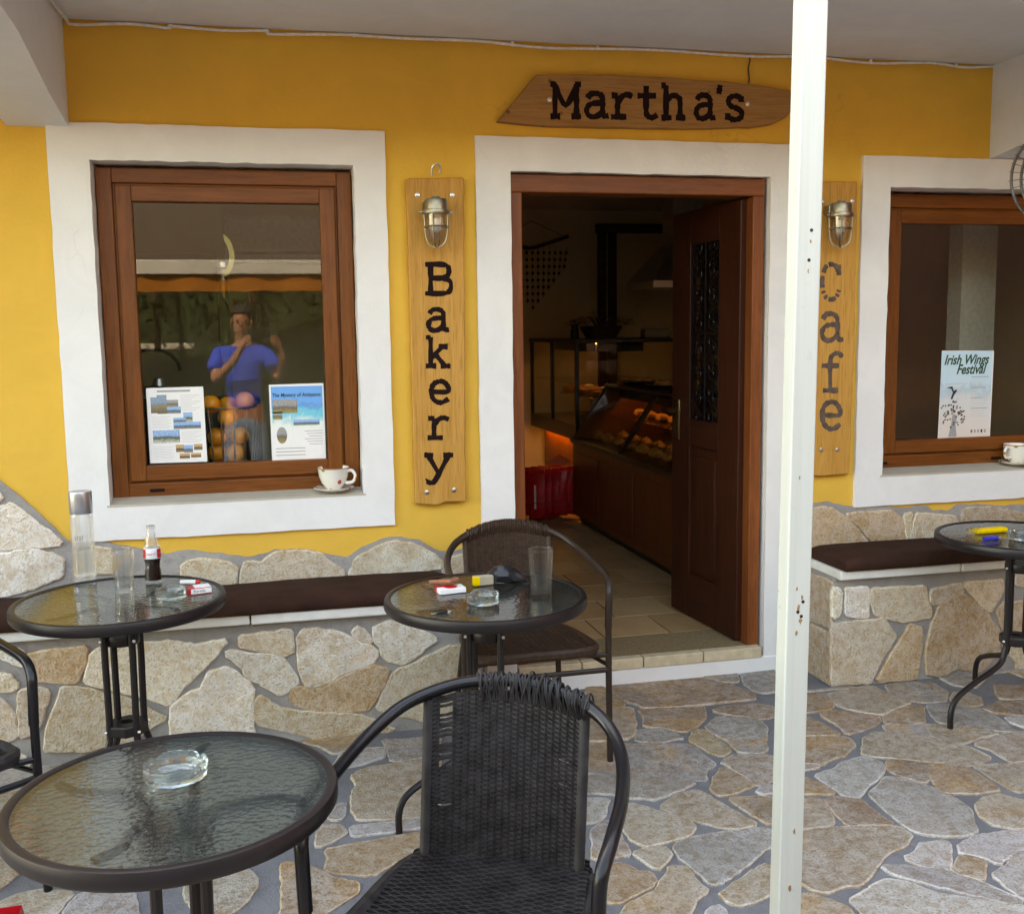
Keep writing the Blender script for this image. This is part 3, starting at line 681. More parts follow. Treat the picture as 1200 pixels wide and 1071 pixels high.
# stone base: mortar sheet with a wavy top and stones set in it
def fnW(y): return lambda u, v, h: (u, y-h, v)
topL = [(-60,505),(-25,540),(0,562),(25,583),(50,605),(72,627),(85,637),(113,634),(150,640),(195,648),(220,645),(259,648),(287,654),(322,645),(354,643),(379,648),(407,652),(429,638),(457,630),(470,630),(491,633),(516,646),(532,645),(546,640),(566,630)]
topR = [(935,590),(945,589),(970,589),(998,594),(1060,595),(1087,592),(1093,598),(1112,598),(1122,591),(1160,590),(1170,593),(1195,592),(1230,590),(1290,587)]
dado = None
for top in (topL, topR):
    P = [(p.x, p.z+random.uniform(-.003, .003)) for p in (atY(*q, -.008) for q in top)]
    P = [(P[0][0]-.7, P[0][1]+.10)]+P if top is topL else P+[(P[-1][0]+.9, P[-1][1])]
    if top is topL: P = [p for p in P if p[0] < .862]+[(.864, .74)]
    else: P = [(2.31, P[0][1])]+[p for p in P if p[0] > 2.315]
    poly = [Vector(p) for p in P]; Q = []
    for i in range(len(poly)-1):
        k = max(1, int((poly[i+1]-poly[i]).length/.03))
        for j in range(k): Q.append(poly[i].lerp(poly[i+1], j/k)+Vector((0, random.uniform(-.004, .004))))
    Q.append(poly[-1]); Q = [(q.x, q.y) for q in Q]+[(P[-1][0], -.1), (P[0][0], -.1)]
    d_ = part(MB().prism(Q, fnW(0), -.003, .008), 'stone_base', 'wall_mortar')
    L = [(RD,'b',[(-60,150),(0,130),(100,135),(170,160),(165,235),(-60,235)]),(RD,'b',[(190,240),(190,215),(205,140),(280,145),(340,100),(460,95),(530,110),(580,150),(628,185),(625,210)]),
         (RD,'w',[(655,190),(680,130),(760,80),(850,52),(950,75),(1040,130),(1045,165),(900,180),(655,210)]),(RD,'b',[(1050,150),(1090,125),(1150,110),(1290,80),(1300,240),(1080,240),(1050,180)]),
         (R6,'w',[(-140,300),(-40,280),(30,265),(60,245),(130,285),(210,360),(290,410),(350,475),(200,490),(0,505),(-140,510)]),(R6,'w',[(-140,540),(0,540),(100,515),(200,508),(280,530),(362,560),(350,660),(200,720),(0,770),(-140,770)]),
         (R6,'b',[(480,505),(555,500),(640,515),(645,630),(480,645)]),(R6,'w',[(-160,180),(-60,185),(5,195),(5,215),(-30,240),(-160,250)])] if top is topL else \
        [(RB,'o',[(180,60),(330,55),(400,100),(490,205),(180,225)]),(RB,'o',[(395,80),(500,72),(590,70),(640,110),(650,190),(520,205),(470,150)]),(RB,'b',[(640,85),(670,75),(660,170),(655,185),(645,120)]),
         (RB,'b',[(690,80),(800,85),(855,95),(865,130),(860,165),(800,190),(665,195),(675,140)]),(RB,'n',[(890,60),(1000,55),(1142,80),(1300,90),(1300,190),(890,190),(885,120)])]
    for reg, tone, pts in L:
        P2 = [(p.x, max(p.z, .535)) for p in (atY(*q, -.012) for q in zpts(reg, pts))]
        if top is topL: P2 = [(min(x, .858), z) for x, z in P2]
        else: P2 = [(max(x, 2.32), z) for x, z in P2]
        stone('stone', P2, fnW(-.008), .012, tone, d_)

# ================================================================== BENCHES
BENCHL = [
 (R8,'b',[(125,225),(130,190),(250,175),(380,160),(382,270),(350,285),(280,265),(140,240)]),
 (R8,'w',[(62,275),(90,262),(200,280),(320,285),(360,330),(408,405),(385,430),(325,475),(230,415),(160,380),(140,340)]),
 (R8,'w',[(408,200),(430,165),(500,155),(620,175),(700,225),(770,240),(800,275),(780,315),(640,365),(520,425),(455,435),(420,340)]),
 (R8,'w',[(675,180),(690,145),(730,165),(775,220),(720,205)]),
 (R8,'w',[(775,160),(850,120),(940,140),(1085,205),(1000,270),(920,322),(860,310),(815,270),(810,230),(785,210)]),
 (R8,'o',[(378,490),(390,440),(450,440),(540,430),(700,350),(790,335),(850,350),(820,440),(750,545),(640,555),(500,545),(400,520)]),
 (R8,'b',[(795,540),(830,460),(870,370),(1000,310),(1150,240),(1290,230),(1290,560),(1040,600),(920,570),(850,560)]),
 (R8,'b',[(205,520),(220,478),(270,510),(330,545),(500,565),(680,570),(780,595),(880,650),(760,665),(500,682),(420,660),(215,610)]),
 (R7,'w',[(445,265),(470,140),(500,100),(745,65),(880,55),(1000,75),(1180,48),(1100,150),(980,260),(880,382),(760,340),(640,310)]),
 (R7,'o',[(140,130),(250,100),(450,85),(440,170),(395,265),(280,255),(175,258),(155,190)]),
 (R7,'w',[(10,100),(110,97),(130,140),(125,180),(60,160),(10,140)]),
 (R7,'b',[(330,295),(420,295),(520,320),(660,350),(760,400),(865,455),(800,480),(640,620),(230,620),(250,500),(300,370)]),
 (R7,'b',[(160,295),(250,310),(230,400),(200,490),(150,545),(105,550),(100,420),(100,310)]),
 (R7,'b',[(-60,340),(20,370),(70,430),(80,550),(-60,600)]),
 (R7,'w',[(0,225),(60,240),(90,280),(70,310),(0,310),(-60,250)]),
 (R7,'w',[(890,560),(890,480),(895,390),(960,340),(1050,300),(1090,220),(1180,190),(1260,240),(1320,300),(1310,420),(1320,560)]),
]
BENCHR = [
 (RB,'w',[(345,395),(370,392),(378,420),(372,505),(345,515)]),(RB,'w',[(400,390),(490,390),(492,515),(440,510),(398,500)]),
 (RB,'b',[(505,395),(730,385),(755,510),(640,530),(520,500),(505,450)]),(RB,'b',[(755,400),(880,372),(890,410),(800,450),(755,455)]),
 (RB,'b',[(890,372),(1055,360),(1055,400),(1000,490),(950,440)]),(RB,'b',[(345,545),(450,530),(555,522),(605,590),(550,680),(495,800),(340,790)]),
 (RB,'o',[(530,780),(600,650),(670,545),(715,560),(710,660),(690,782)]),
 (RB,'o',[(760,545),(790,470),(890,415),(970,470),(1040,570),(1035,660),(960,740),(870,720),(790,780),(735,745),(735,660)]),
 (RB,'o',[(1030,490),(1055,455),(1300,430),(1300,600),(1060,560)]),(RB,'b',[(1060,600),(1300,620),(1300,790),(1110,780),(1120,700),(1060,640)]),
]
def bench(label, x0, x1, L, endx=None):
    t = thing('stone_bench', label, 'bench', ((x0+x1)/2, 0, 0)); ox = (x0+x1)/2
    body = MB().box((x0-ox, -.30, -.02), (x1-ox, -.0085, .49)).build('body', 'wall_mortar', t)
    polys = []
    for reg, tone, pts in L:
        P = [(p.x-ox, min(max(p.z, .008), .478)) for p in (atY(*q, -.31) for q in zpts(reg, pts))]; polys.append(P)
        stone('stone', P, fnW(-.30), .012, tone, body)
    for P in filler((x0-ox+.01, .01, x1-ox-.01, .475), polys, .20, .012):
        stone('stone', [(p.x, p.y) for p in P], fnW(-.30), .012, random.choice('bwbw'), body)
    for s, on in ((-1, endx == -1), (1, endx == 1)):
        if on:
            ex = (x0 if s < 0 else x1)-ox
            for P, tone in (([(-.285, .27), (-.03, .25), (-.03, .46), (-.285, .465)], 'n'), ([(-.285, .015), (-.03, .02), (-.03, .22), (-.15, .235), (-.285, .235)], 'n')):
                stone('stone', P, lambda u, v, h, ex=ex, s=s: (ex+s*h, u, v), .010, tone, body)
    x = x0-.0
    while x < x1-.02:                                   # cap slabs
        Lc = random.uniform(.5, .62); xe = min(x+Lc, x1+.01)
        if x1-xe < .15: xe = x1+.01
        MB().box((x-ox+.003, -.340+random.uniform(-.004, .004), .485), (xe-ox-.003, -.009, .524), .006).build('cap_slab', 'cap_stone', t); x = xe
    return t
bench('low stone bench with brown pad running under the window beside the water bottle table', -1.75, .815, BENCHL, 1)
bench('low stone bench with brown pad beneath the festival poster window', 2.357, 4.2, BENCHR, -1)
def cushion(label, x0, x1):
    mb = MB(); n = 60; prof = [(-.352, .526), (-.362, .535), (-.364, .565), (-.352, .582), (-.33, .587), (-.06, .582), (-.03, .574), (-.022, .56), (-.022, .526)]; vs = []; L = len(prof); cx = (x0+x1)/2
    for i in range(n+1):
        x = x0+(x1-x0)*i/n; e = 1-.35*max(0, 1-min(i, n-i)/1.5)
        for y, z in prof: vs.append((x-cx, y+random.uniform(-.0012, .0012)+math.sin(x*9)*.002, .526+(z-.526)*e+(math.sin(x*5.3)*.0025+random.uniform(-.001, .001) if z > .53 else 0)))
    fs = [(i*L+k, i*L+k+1, (i+1)*L+k+1, (i+1)*L+k) for i in range(n) for k in range(L-1)]+[tuple(range(L))[::-1], tuple(n*L+k for k in range(L))]
    return tag(mb.add(vs, fs).build('bench_cushion', 'cushion_cloth', None, 50, (cx, 0, 0)), label, 'cushion')
cushion('dark brown bench pad on the stone bench behind the water bottle table', -1.7, .705)
cushion('dark brown bench pad on the stone bench below the festival poster', 2.375, 4.1)

# ================================================================== TABLES
def table(label, x, y, top, dia, legs, fr=.32):
    g = gz(y); t = thing('cafe_table', label, 'table', (x, y, g), 0, 'round glass cafe tables'); H = top-g; r = dia/2
    MB().lathe([(r-.022, H-.004), (r-.012, H), (r-.003, H-.003), (r, H-.012), (r, H-.030), (r-.006, H-.038), (r-.020, H-.038), (r-.022, H-.030)], 72, closed=True).build('rim', 'table_metal', t, 50)
    MB().lathe([(r-.021, H-.010), (r-.021, H-.005), (r*.5, H-.005), (0, H-.005)], 72).build('glass_top', 'table_glass', t, 50)
    for a in legs:
        c, s = math.cos(R(a)), math.sin(R(a)); tx, ty = -s, c
        def P(rad, z, sw=0): return (c*rad+tx*sw, s*rad+ty*sw, z)
        arm = smooth_path([P(r*.80, H-.018, .05), P(r*.62, H-.022, .055), P(r*.40, H-.03, .02), P(.085, H-.05, 0), P(.064, H-.10, 0), P(.062, H-.2, 0)], 5)
        foot = smooth_path([P(.062, H-.2), P(.06, .33), P(.066, .27), P(.10, .215), P(.21*fr/.32, .165), P(.288*fr/.32, .125), P(fr-.002, .075), P(fr, 0)], 5)
        lg = MB().tube(arm+foot[1:], .0115, 8).build('leg', 'table_metal', t, True)
        MB().lathe([(.0, H-.011), (.012, H-.011), (.013, H-.016), (.013, H-.02)], 12, (P(r*.74, 0, .054)[0], P(r*.74, 0, .054)[1], 0)).build('pad', 'thick_glass', lg, True)
        MB().ball(P(.075, .31), .006, 8).build('bolt', 'steel', lg, True); MB().ball(P(.075, H-.13), .006, 8).build('bolt', 'steel', lg, True)
    MB().lathe([(0, H-.15), (.052, H-.15), (.055, H-.145), (.055, H-.118), (.052, H-.113), (0, H-.113)], 24).build('collar', 'table_metal', t, 40)
    MB().lathe([(.022, .292), (.062, .292), (.064, .297), (.064, .322), (.062, .327), (.022, .327)], 8, closed=True).build('brace_plate', 'table_metal', t)
    return t
T1 = dict(x=-.480, y=-.79, z=.730); T2 = dict(x=.668, y=-1.045, z=.722); T3 = dict(x=-.200, y=-2.27, z=.700); T4 = dict(x=2.915, y=-.74, z=.730)
table('round glass table with dark rim carrying the tall water bottle and cola', T1['x'], T1['y'], T1['z'], .66, [215, 305, 35, 125])
table('round glass table by the doorway carrying a tumbler and black pouch', T2['x'], T2['y'], T2['z'], .655, [195, 305, 30, 120])
table('round glass table holding only one glass ashtray', T3['x'], T3['y'], T3['z'], .62, [232, 329, 67, 142])
table('round glass table with lighters in front of the festival poster window', T4['x'], T4['y'], T4['z'], .645, [194, 290, 20, 76], .365)

# ================================================================== CHAIRS
def weave(mb, rows, warps, surf, amp, rr, broken=None):
    for i in range(rows):
        v = (i+.5)/rows; ph = i % 2; n = warps*2; run = []
        for k in range(n+1):
            u = k/n
            if broken and broken(u, v, i):
                if len(run) > 2: mb.tube(run, rr, 4, caps=False, flat=(1, .55))
                run = []; continue
            d = amp*(1 if ((k//1+ph*2) % 4) in (1,) else -1 if ((k+ph*2) % 4) == 3 else 0)
            run.append(surf(u, v, d+random.uniform(-.0004, .0004)))
        if len(run) > 2: mb.tube(run, rr, 4, caps=False, flat=(1, .55))
def chair(label, x, y, rz, metal, wv, worn=False, sc=1.0, top=.765):
    t = thing('wicker_chair', label, 'chair', (x, y, gz(y)), rz); t.scale = (sc, sc, 1)
    k = top/.82
    half = [(.285, -.235, .50), (.287, -.237, .60), (.292, -.225, .645), (.300, -.17, .675), (.300, -.03, .695), (.278, .11, .725*k), (.225, .195, .765*k), (.13, .238, .80*k), (.04, .250, .815*k)]
    full = half+[(-a, b, c) for a, b, c in half[::-1]]
    hoop = smooth_path(full, 6); hp = MB().tube(hoop, .0145, 10).build('back_hoop', metal, t, True)
    for s in (-1, 1):
        MB().tube(smooth_path([(s*.2855, -.236, .55), (s*.286, -.237, .30), (s*.288, -.245, .0)], 5), .0125, 10).build('leg', metal, t, True)
        MB().tube(smooth_path([(s*.195, .17, .425), (s*.21, .20, .30), (s*.235, .27, .0)], 5), .0125, 10).build('leg', metal, t, True)
        MB().tube([(s*.287, -.236, .36), (s*.205, .19, .36)], .008, 8).build('stretcher', metal, t, True)
        MB().tube([(s*.285, -.236, .40), (s*.195, -.215, .40)], .009, 8).build('seat_bracket', metal, t, True)
    MB().tube([(-.287, -.237, .345), (.287, -.237, .345)], .010, 8).build('stretcher', metal, t, True)
    MB().tube([(-.206, .19, .345), (.206, .19, .345)], .009, 8).build('stretcher', metal, t, True)
    # seat: rounded rim and weave
    sp = [(-.225, -.225), (0, -.245), (.225, -.225), (.232, -.05), (.205, .16), (.1, .185), (-.1, .185), (-.205, .16), (-.232, -.05)]
    rim = smooth_path([(a, b, .420 if b < .1 else .405) for a, b in sp], 4, True)
    MB().tube(rim, .019, 8, closed=True).build('seat_rim', wv, t, True)
    def ss(u, v, d):
        b = -.235+v*.445; w_ = .222-max(0, v-.45)*.05; return (-w_+u*2*w_, b, .424-.012*math.sin(math.pi*u)*math.sin(math.pi*v)+d)
    mb = MB(); weave(mb, 50, 20, ss, .003, .0064)
    for j in range(20):
        u = (j+.5)/20; mb.tube([ss(u, i/6, 0) for i in range(7)], .003, 4, caps=False, flat=(.6, 1.2))
    tag(mb.build('seat_weave', wv, t), kind='stuff')
    # back panel
    def bs(u, v, d):
        w_ = .178+.004*v; xx = -w_+2*w_*u; cu = 1-((u-.5)*2)**2
        topz = (.795*k-.030*(abs(u-.5)*2)**2.2); z = .398+v*(topz-.398)
        return (xx, .160+.070*v+.022*cu*(1-.3*v)+d, z)
    for s in (0, 1):
        MB().tube([bs(s, i/8, 0) for i in range(9)], .0125, 8, flat=(1, .8)).build('side_wrap', wv, t, True)
    br = None
    if worn:
        rb = random.Random(5)
        gaps = {i: (rb.random() < (.55 if i > 50 else .22 if i > 36 else .03)) for i in range(90)}
        br = lambda u, v, i: (gaps[i] and v > .35 and (.09 < u < .15)) or (gaps[(i*7) % 60] and v > .86 and (.20 < u < .25)) or (gaps[(i*5) % 50] and .5 < v < .8 and .86 < u < .89)
    mb = MB(); weave(mb, 74, 22, bs, .0030, .0045, br)
    for j in range(22):
        if worn and j in (2,): continue
        u = (j+.5)/22; mb.tube([bs(u, i/10, 0) for i in range(11)], .0032, 4, caps=False, flat=(.6, 1.3))
    tag(mb.build('back_weave', wv, t), kind='stuff')
    mb = MB(); tp = [p for p in hoop if p.z > .70*k and p.y > .16]       # cord lashing over the hoop
    if worn:
        rb = random.Random(9)
        for j in range(76):
            u = .34+.66*(j+rb.random()*.9)/76; xx = -.178+.356*u; q = min(hoop, key=lambda p: abs(p.x-xx)+(10 if p.y < .1 else 0)); b = Vector(bs(u, .97, 0)); lift = rb.uniform(.0155, .019)+(.010 if rb.random() < .07 else 0)
            sk = rb.uniform(-.018, .018)
            pts = [b+V3(0, -.006, -.01), q+V3(sk*.4, -lift*.9, -.004), q+V3(sk, -.004, lift), q+V3(sk*1.2, lift, .002), b+V3(sk*1.4, .010, -.012)]
            mb.tube(smooth_path(pts, 4), .0024, 5)
        for j in range(9):
            a = .94+.06*j/9; xx = -.178+.362*a; q = min(hoop, key=lambda p: abs(p.x-xx)+(10 if p.y < .1 else 0))+V3(rb.uniform(-.01, .01), 0, 0)
            mb.tube([q+V3(.001*c, .021*math.cos(c*.8), .021*math.sin(c*.8)) for c in range(9)], .003, 5)
        for j in range(0):
            u = .3+.6*rb.random(); b = Vector(bs(u, 1.05, 0)); mb.tube(smooth_path([b, b+V3(rb.uniform(-.02, .02), -.02, .03), b+V3(rb.uniform(-.03, .03), -.01, .05), b+V3(rb.uniform(-.03, .03), .01, .03)], 4), .0018, 5)
    else:
        for j in range(34):
            xx = -.176+.352*(j+.5)/34; q = min(hoop, key=lambda p: abs(p.x-xx)+(10 if p.y < .1 else 0)); b = Vector(bs((j+.5)/34, .97, 0))
            q = V3(xx, q.y, q.z)
            mb.tube(smooth_path([b, q+V3(0, -.017, 0), q+V3(0, 0, .017), q+V3(0, .017, 0), b+V3(0, .006, -.01)], 3), .0048, 5)
    lc = tag(mb.build('lashing_cord', wv, t, True), kind='stuff')
    return t
chair('black wicker armchair with frayed cord lashing on its top rail', .397, -2.265, R(-27), 'black_metal', 'black_weave', True, 1.0, .82)
chair('brown wicker armchair tucked behind the doorway table', .905, -.560, R(1), 'brown_metal', 'brown_weave', False, .93, .82)
chair('black wicker armchair with an intact back beside the water bottle table', -1.04, -1.20, R(38), 'black_metal', 'black_weave', False, 1.0, .82)

# ================================================================== SIGNS
GLY = {
 'M': (1.0, [[(.15,.02),(.15,.98)],[(.85,.02),(.85,.98)],[(.15,.95),(.5,.36),(.85,.95)],[(0,.03),(.32,.03)],[(.68,.03),(1,.03)],[(0,.97),(.2,.97)],[(.8,.97),(1,.97)]]),
 'a': (.84, [[(.15,.56),(.25,.68),(.45,.70),(.60,.62),(.63,.45),(.63,.14),(.70,.04),(.82,.05)],[(.63,.42),(.40,.42),(.20,.36),(.12,.20),(.20,.05),(.38,.02),(.55,.10),(.63,.22)]]),
 'r': (.78, [[(.25,.02),(.25,.66)],[(.05,.66),(.26,.66)],[(.03,.03),(.55,.03)],[(.25,.42),(.40,.62),(.58,.68),(.75,.62)]]),
 't': (.74, [[(.35,.95),(.35,.22),(.42,.06),(.55,.02),(.72,.10)],[(.06,.66),(.68,.66)]]),
 'h': (.92, [[(.2,.02),(.2,.98)],[(.03,.97),(.2,.97)],[(.03,.03),(.40,.03)],[(.2,.50),(.38,.66),(.58,.66),(.70,.52),(.70,.03)],[(.55,.03),(.9,.03)]]),
 "'": (.16, [[(.10,1),(.04,.74)]]),
 's': (.82, [[(.68,.55),(.60,.67),(.40,.70),(.20,.64),(.17,.50),(.30,.39),(.52,.33),(.68,.23),(.66,.08),(.45,.01),(.25,.04),(.13,.14)],[(.68,.70),(.68,.52)],[(.13,.0),(.13,.20)]]),
 'B': (.84, [[(.2,.03),(.2,.97)],[(.03,.97),(.55,.97),(.74,.88),(.74,.64),(.55,.53),(.2,.53)],[(.55,.53),(.80,.42),(.80,.14),(.60,.03),(.03,.03)]]),
 'k': (.9, [[(.2,.03),(.2,.97)],[(.03,.96),(.2,.96)],[(.03,.03),(.4,.03)],[(.2,.28),(.62,.66)],[(.48,.66),(.8,.66)],[(.36,.42),(.70,.03)],[(.55,.03),(.9,.03)]]),
 'e': (.74, [[(.12,.36),(.68,.36),(.66,.55),(.52,.68),(.36,.69),(.18,.60),(.10,.38),(.16,.14),(.32,.02),(.50,.02),(.70,.13)]]),
 'y': (.88, [[(.12,.66),(.42,.10)],[(.74,.66),(.36,-.12),(.22,-.24),(.08,-.20)],[(0,.66),(.28,.66)],[(.58,.66),(.88,.66)],[(.06,-.19),(.11,-.17)]]),
 'C': (.86, [[(.78,.70),(.70,.90),(.48,.98),(.24,.88),(.12,.50),(.22,.13),(.48,.02),(.70,.10),(.80,.28)],[(.80,.97),(.80,.68)]]),
 'f': (.78, [[(.76,.88),(.62,.98),(.44,.93),(.36,.75),(.36,.03)],[(.08,.66),(.65,.66)],[(.12,.03),(.62,.03)]]),
}
def letter(ch, lf, rt_, base, unit, yplane, parent, mat, sw=.102, skip=0):
    gw, strokes = GLY[ch]; rn = random.Random(ord(ch)+int(lf)); o = Vector(parent.location); mb = MB()
    for si, st in enumerate(strokes):
        pts = [V3(*p, 0) for p in st]; pts = smooth_path(pts, 5) if len(pts) > 2 else [pts[0].lerp(pts[1], i/6) for i in range(7)]
        W = [atY(lf+p.x/gw*(rt_-lf), base-p.y*unit, yplane-.0002*si)-o for p in pts]
        uh = (atY(lf, base-unit, yplane)-atY(lf, base, yplane)).length
        rr = [uh*sw*rn.uniform(.78, 1.18) for _ in W]
        if skip:
            seg = []; 
            for i, p in enumerate(W):
                if rn.random() < skip and len(seg) > 1: mb.tube(seg, rr[:len(seg)], 6, flat=(1, .02)); seg = []
                seg.append(p)
            W = seg; rr = rr[:len(W)]
        if len(W) > 1: mb.tube(W, rr, 6, flat=(1, .02))
    return mb.build('letter', mat, parent)
def board(label, pts, mat, th=.034):
    P = [atY(*q, -.02) for q in pts]; c = sum(P, V3(0, 0, 0))/len(P); c = V3(c.x, 0, c.z)
    t = thing('wooden_sign', label, 'sign', c)
    Q = rough_poly([(p.x-c.x, p.z-c.z) for p in P], .05, .0018); I = inset(Q, .004); n = len(Q); mb = MB()
    y = -.004-th
    mb.add([(p.x, -.003, p.y) for p in Q]+[(p.x, y+.004, p.y) for p in Q]+[(p.x, y, p.y) for p in I], [tuple(range(n)), tuple(range(2*n, 3*n))]+[(a*n+i, a*n+(i+1) % n, (a+1)*n+(i+1) % n, (a+1)*n+i) for a in (0, 1) for i in range(n)])
    mb.build('board', mat, t); return t, y
def bolt(t, px, py, y, r=.010):
    p = atY(px, py, y)-Vector(t.location); mb = MB().lathe([(0, .009), (r*.5, .008), (r*.55, .003), (r, .002), (r, -.001)], 10); mb.xf(Matrix.Rotation(R(90), 4, 'X')); mb.build('bolt', 'steel', t, 30, p)
sg, yb = board("long brown plank sign lettered Martha's above the door", [(582,143),(600,122),(627,89),(720,89),(850,97),(926,107),(931,116),(929,126),(920,138),(905,146),(880,150),(800,152),(700,150),(640,149)], 'sign_wood_x')
for ch, a, b, base in (('M',645,681,138),('a',683,714,138),('r',715,742,138.5),('t',745,771,139),('h',774,804,139.5),('a',812,839,140),("'",841,846,140),('s',849,873,141)): letter(ch, a, b, base, 40, yb-.001, sg, 'paint_dark')
bolt(sg, 644, 117, yb); bolt(sg, 876, 122, yb)
sg, yb = board('upright pine board lettered Bakery beside the door', [(475,210),(543,209),(544,400),(545,587),(520,588),(514,591),(486,590),(481,400)], 'sign_wood')
for ch, a, b, base in (('B',497,529,345),('a',498,527,388),('k',498,528,430),('e',502,527,472),('r',500,527,514),('y',497,531,557)): letter(ch, a, b, base, 36, yb-.001, sg, 'paint_dark', .097)
for q in ((489,229),(530,229),(500,577),(532,574)): bolt(sg, *q, yb)
hk = MB().tube(smooth_path([(-.02, -.02, 0), (-.02, -.03, .03), (.0, -.035, .045), (.015, -.03, .03), (.01, -.02, .012)], 5), .004, 6).build('hook', 'steel', sg, True, atY(511, 207, -.01)-Vector(sg.location))
sg, yb = board('upright pine board with weathered letters Cafe beside the right window', [(945,213),(1003,214),(999,400),(993,555),(965,557),(938,558),(942,400)], 'sign_wood')
letter('C', 960, 985, 352, 43, yb-.001, sg, 'paint_faded', .075, .16)
for ch, a, b, base in (('a',959,989,400),('f',960,988,459),('e',960,986,503)): letter(ch, a, b, base, 46, yb-.001, sg, 'paint_faded', .075)
for q in ((962,527),(981,527),(964,237),(999,236)): bolt(sg, *q, yb)

# ================================================================== WALL LAMPS
def lamp(label, px, py_top, py_bot):
    p0, p1 = atY(px, py_top, -.10), atY(px, py_bot, -.10); h = p0.z-p1.z; k = h/.23
    t = thing('wall_lamp', label, 'lamp', (p0.x, -.038, p1.z), 0, 'ship lamps beside the door')
    y = -.075
    def L(prof, name, mat, par=t, seg=24, sm=40): return MB().lathe([(r*k, z*k) for r, z in prof], seg, (0, y, 0)).build(name, mat, par, sm)
    L([(0, .23), (.018, .23), (.02, .222), (.05, .218), (.053, .21), (.053, .17), (.062, .168), (.064, .158), (.062, .150), (.04, .148)], 'cap', 'lamp_metal')
    L([(.048, .150), (.047, .09), (.044, .055), (.036, .028), (.02, .012), (0, .007)], 'globe', 'lamp_glass')
    L([(0, .135), (.016, .13), (.022, .10), (.019, .075), (0, .06)], 'bulb', 'white_paint', sm=True)
    mb = MB()
    for j in range(4):
        a = R(45+90*j+20); pts = [(r*k*math.cos(a), y+r*k*math.sin(a), z*k) for r, z in ((.058, .155), (.055, .10), (.053, .062), (.044, .026), (.026, .005), (0, -.002))]
        mb.tube(smooth_path(pts, 3), .0038*k, 6)
    mb.tube([(.0555*k*math.cos(a*math.pi/12), y+.0555*k*math.sin(a*math.pi/12), .092*k) for a in range(24)], .004*k, 6, closed=True); mb.build('cage', 'lamp_metal', t, True)
    for s in (-1, 1): MB().tube([(s*.062*k, y, .159*k), (s*.078*k, y, .159*k)], .006*k, 8).build('lug', 'lamp_metal', t, True)
    MB().box((-.05*k, -.05, .166*k), (.05*k, .002, .215*k), .006).build('bracket', 'lamp_metal', t)
    return t
lamp('caged brass ship lamp on the Bakery board', 510, 231, 290); lamp('caged brass ship lamp on the Cafe board', 984, 236, 290)

# ================================================================== POSTERS
def text_mesh(s, size, name, mat, parent, loc, shear=0, ext=.0001, align='LEFT', wx=1.0, bold=0):
    cu = bpy.data.curves.new(name, 'FONT'); cu.body = s; cu.size = size; cu.shear = shear; cu.align_x = align; cu.extrude = ext; cu.offset = bold
    to = bpy.data.objects.new(name, cu); COL.objects.link(to); dg = bpy.context.evaluated_depsgraph_get(); me = bpy.data.meshes.new_from_object(to.evaluated_get(dg)); bpy.data.objects.remove(to)
    for v in me.vertices: v.co = Vector((v.co.x*wx, -v.co.z, v.co.y))
    me.materials.clear(); me.materials.append(M(mat)); o = bpy.data.objects.new(name, me); COL.objects.link(o); o.parent = parent; o.location = loc; return o
def poster(label, corners, Y, ry=0):
    P = [atY(*q, Y) for q in corners]; c = (P[2]+P[3])/2; t = thing('poster', label, 'poster', (c.x, Y, c.z))
    w_ = (P[1]-P[0]).length; h_ = (P[0]-P[3]).length; tl, tr, br_, bl = [p-c for p in P]
    mb = MB().prism([(tl.x, tl.z), (tr.x, tr.z), (br_.x, br_.z), (bl.x, bl.z)], lambda u, v, d: (u, d, v), 0, .0006); mb.build('sheet', 'paper', t); return t, w_, h_
def rect(t, w_, h_, u0, v0, u1, v1, mat, name='print', lay=1):  # u,v from the top-left corner, 0..1
    return MB().box((-w_/2+u0*w_, -.0003*lay, h_*(1-v1)), (-w_/2+u1*w_, -.0003*lay+.0002, h_*(1-v0))).build(name, mat, t)
YP = .075+.0155
t, w_, h_ = poster('white flyer with four clusters of coastal photos in the left window', [(171,455),(238,453),(243,541),(176,543)], YP)
rect(t, w_, h_, .18, .03, .76, .055, 'grey_print', 'heading')
for r_ in ((.06,.12,.17,.33,'photo_cliff'),(.17,.09,.34,.34,'photo_cliff'),(.34,.16,.54,.25,'photo_rock'),(.34,.25,.58,.34,'photo_sea'),(.44,.40,.66,.46,'photo_sea'),(.62,.33,.78,.46,'photo_bay'),(.44,.46,.92,.55,'photo_sea'),(.07,.56,.54,.73,'photo_bay'),(.46,.76,.60,.86,'photo_dusk'),(.60,.77,.76,.87,'photo_sea'),(.78,.76,.93,.84,'photo_dusk'),(.52,.88,.70,.95,'photo_dusk'),(.72,.88,.90,.94,'photo_dusk')): rect(t, w_, h_, *r_, name='photograph', lay=1+((r_[0]*10) % 3)*.5)
for v in range(8):
    rect(t, w_, h_, .58, .10+v*.028, .92-.07*(v % 3), .108+v*.028, 'pale_print', 'text_line'); rect(t, w_, h_, .07, .38+v*.021, .40-.04*(v % 2), .386+v*.021, 'pale_print', 'text_line')
    rect(t, w_, h_, .57, .58+v*.021, .92-.05*(v % 3), .586+v*.021, 'pale_print', 'text_line'); rect(t, w_, h_, .07, .78+v*.022, .44-.04*(v % 2), .786+v*.022, 'pale_print', 'text_line')
t, w_, h_ = poster('blue lagoon flyer titled The Mystery of Antipaxos in the left window', [(315,451),(379,449),(382,537),(319,540)], YP)
rect(t, w_, h_, .03, .03, .97, .60, 'photo_lagoon', 'photograph'); rect(t, w_, h_, .05, .20, .50, .38, 'photo_rock', 'photograph', 2); rect(t, w_, h_, .05, .36, .22, .46, 'photo_rock', 'photograph', 2)
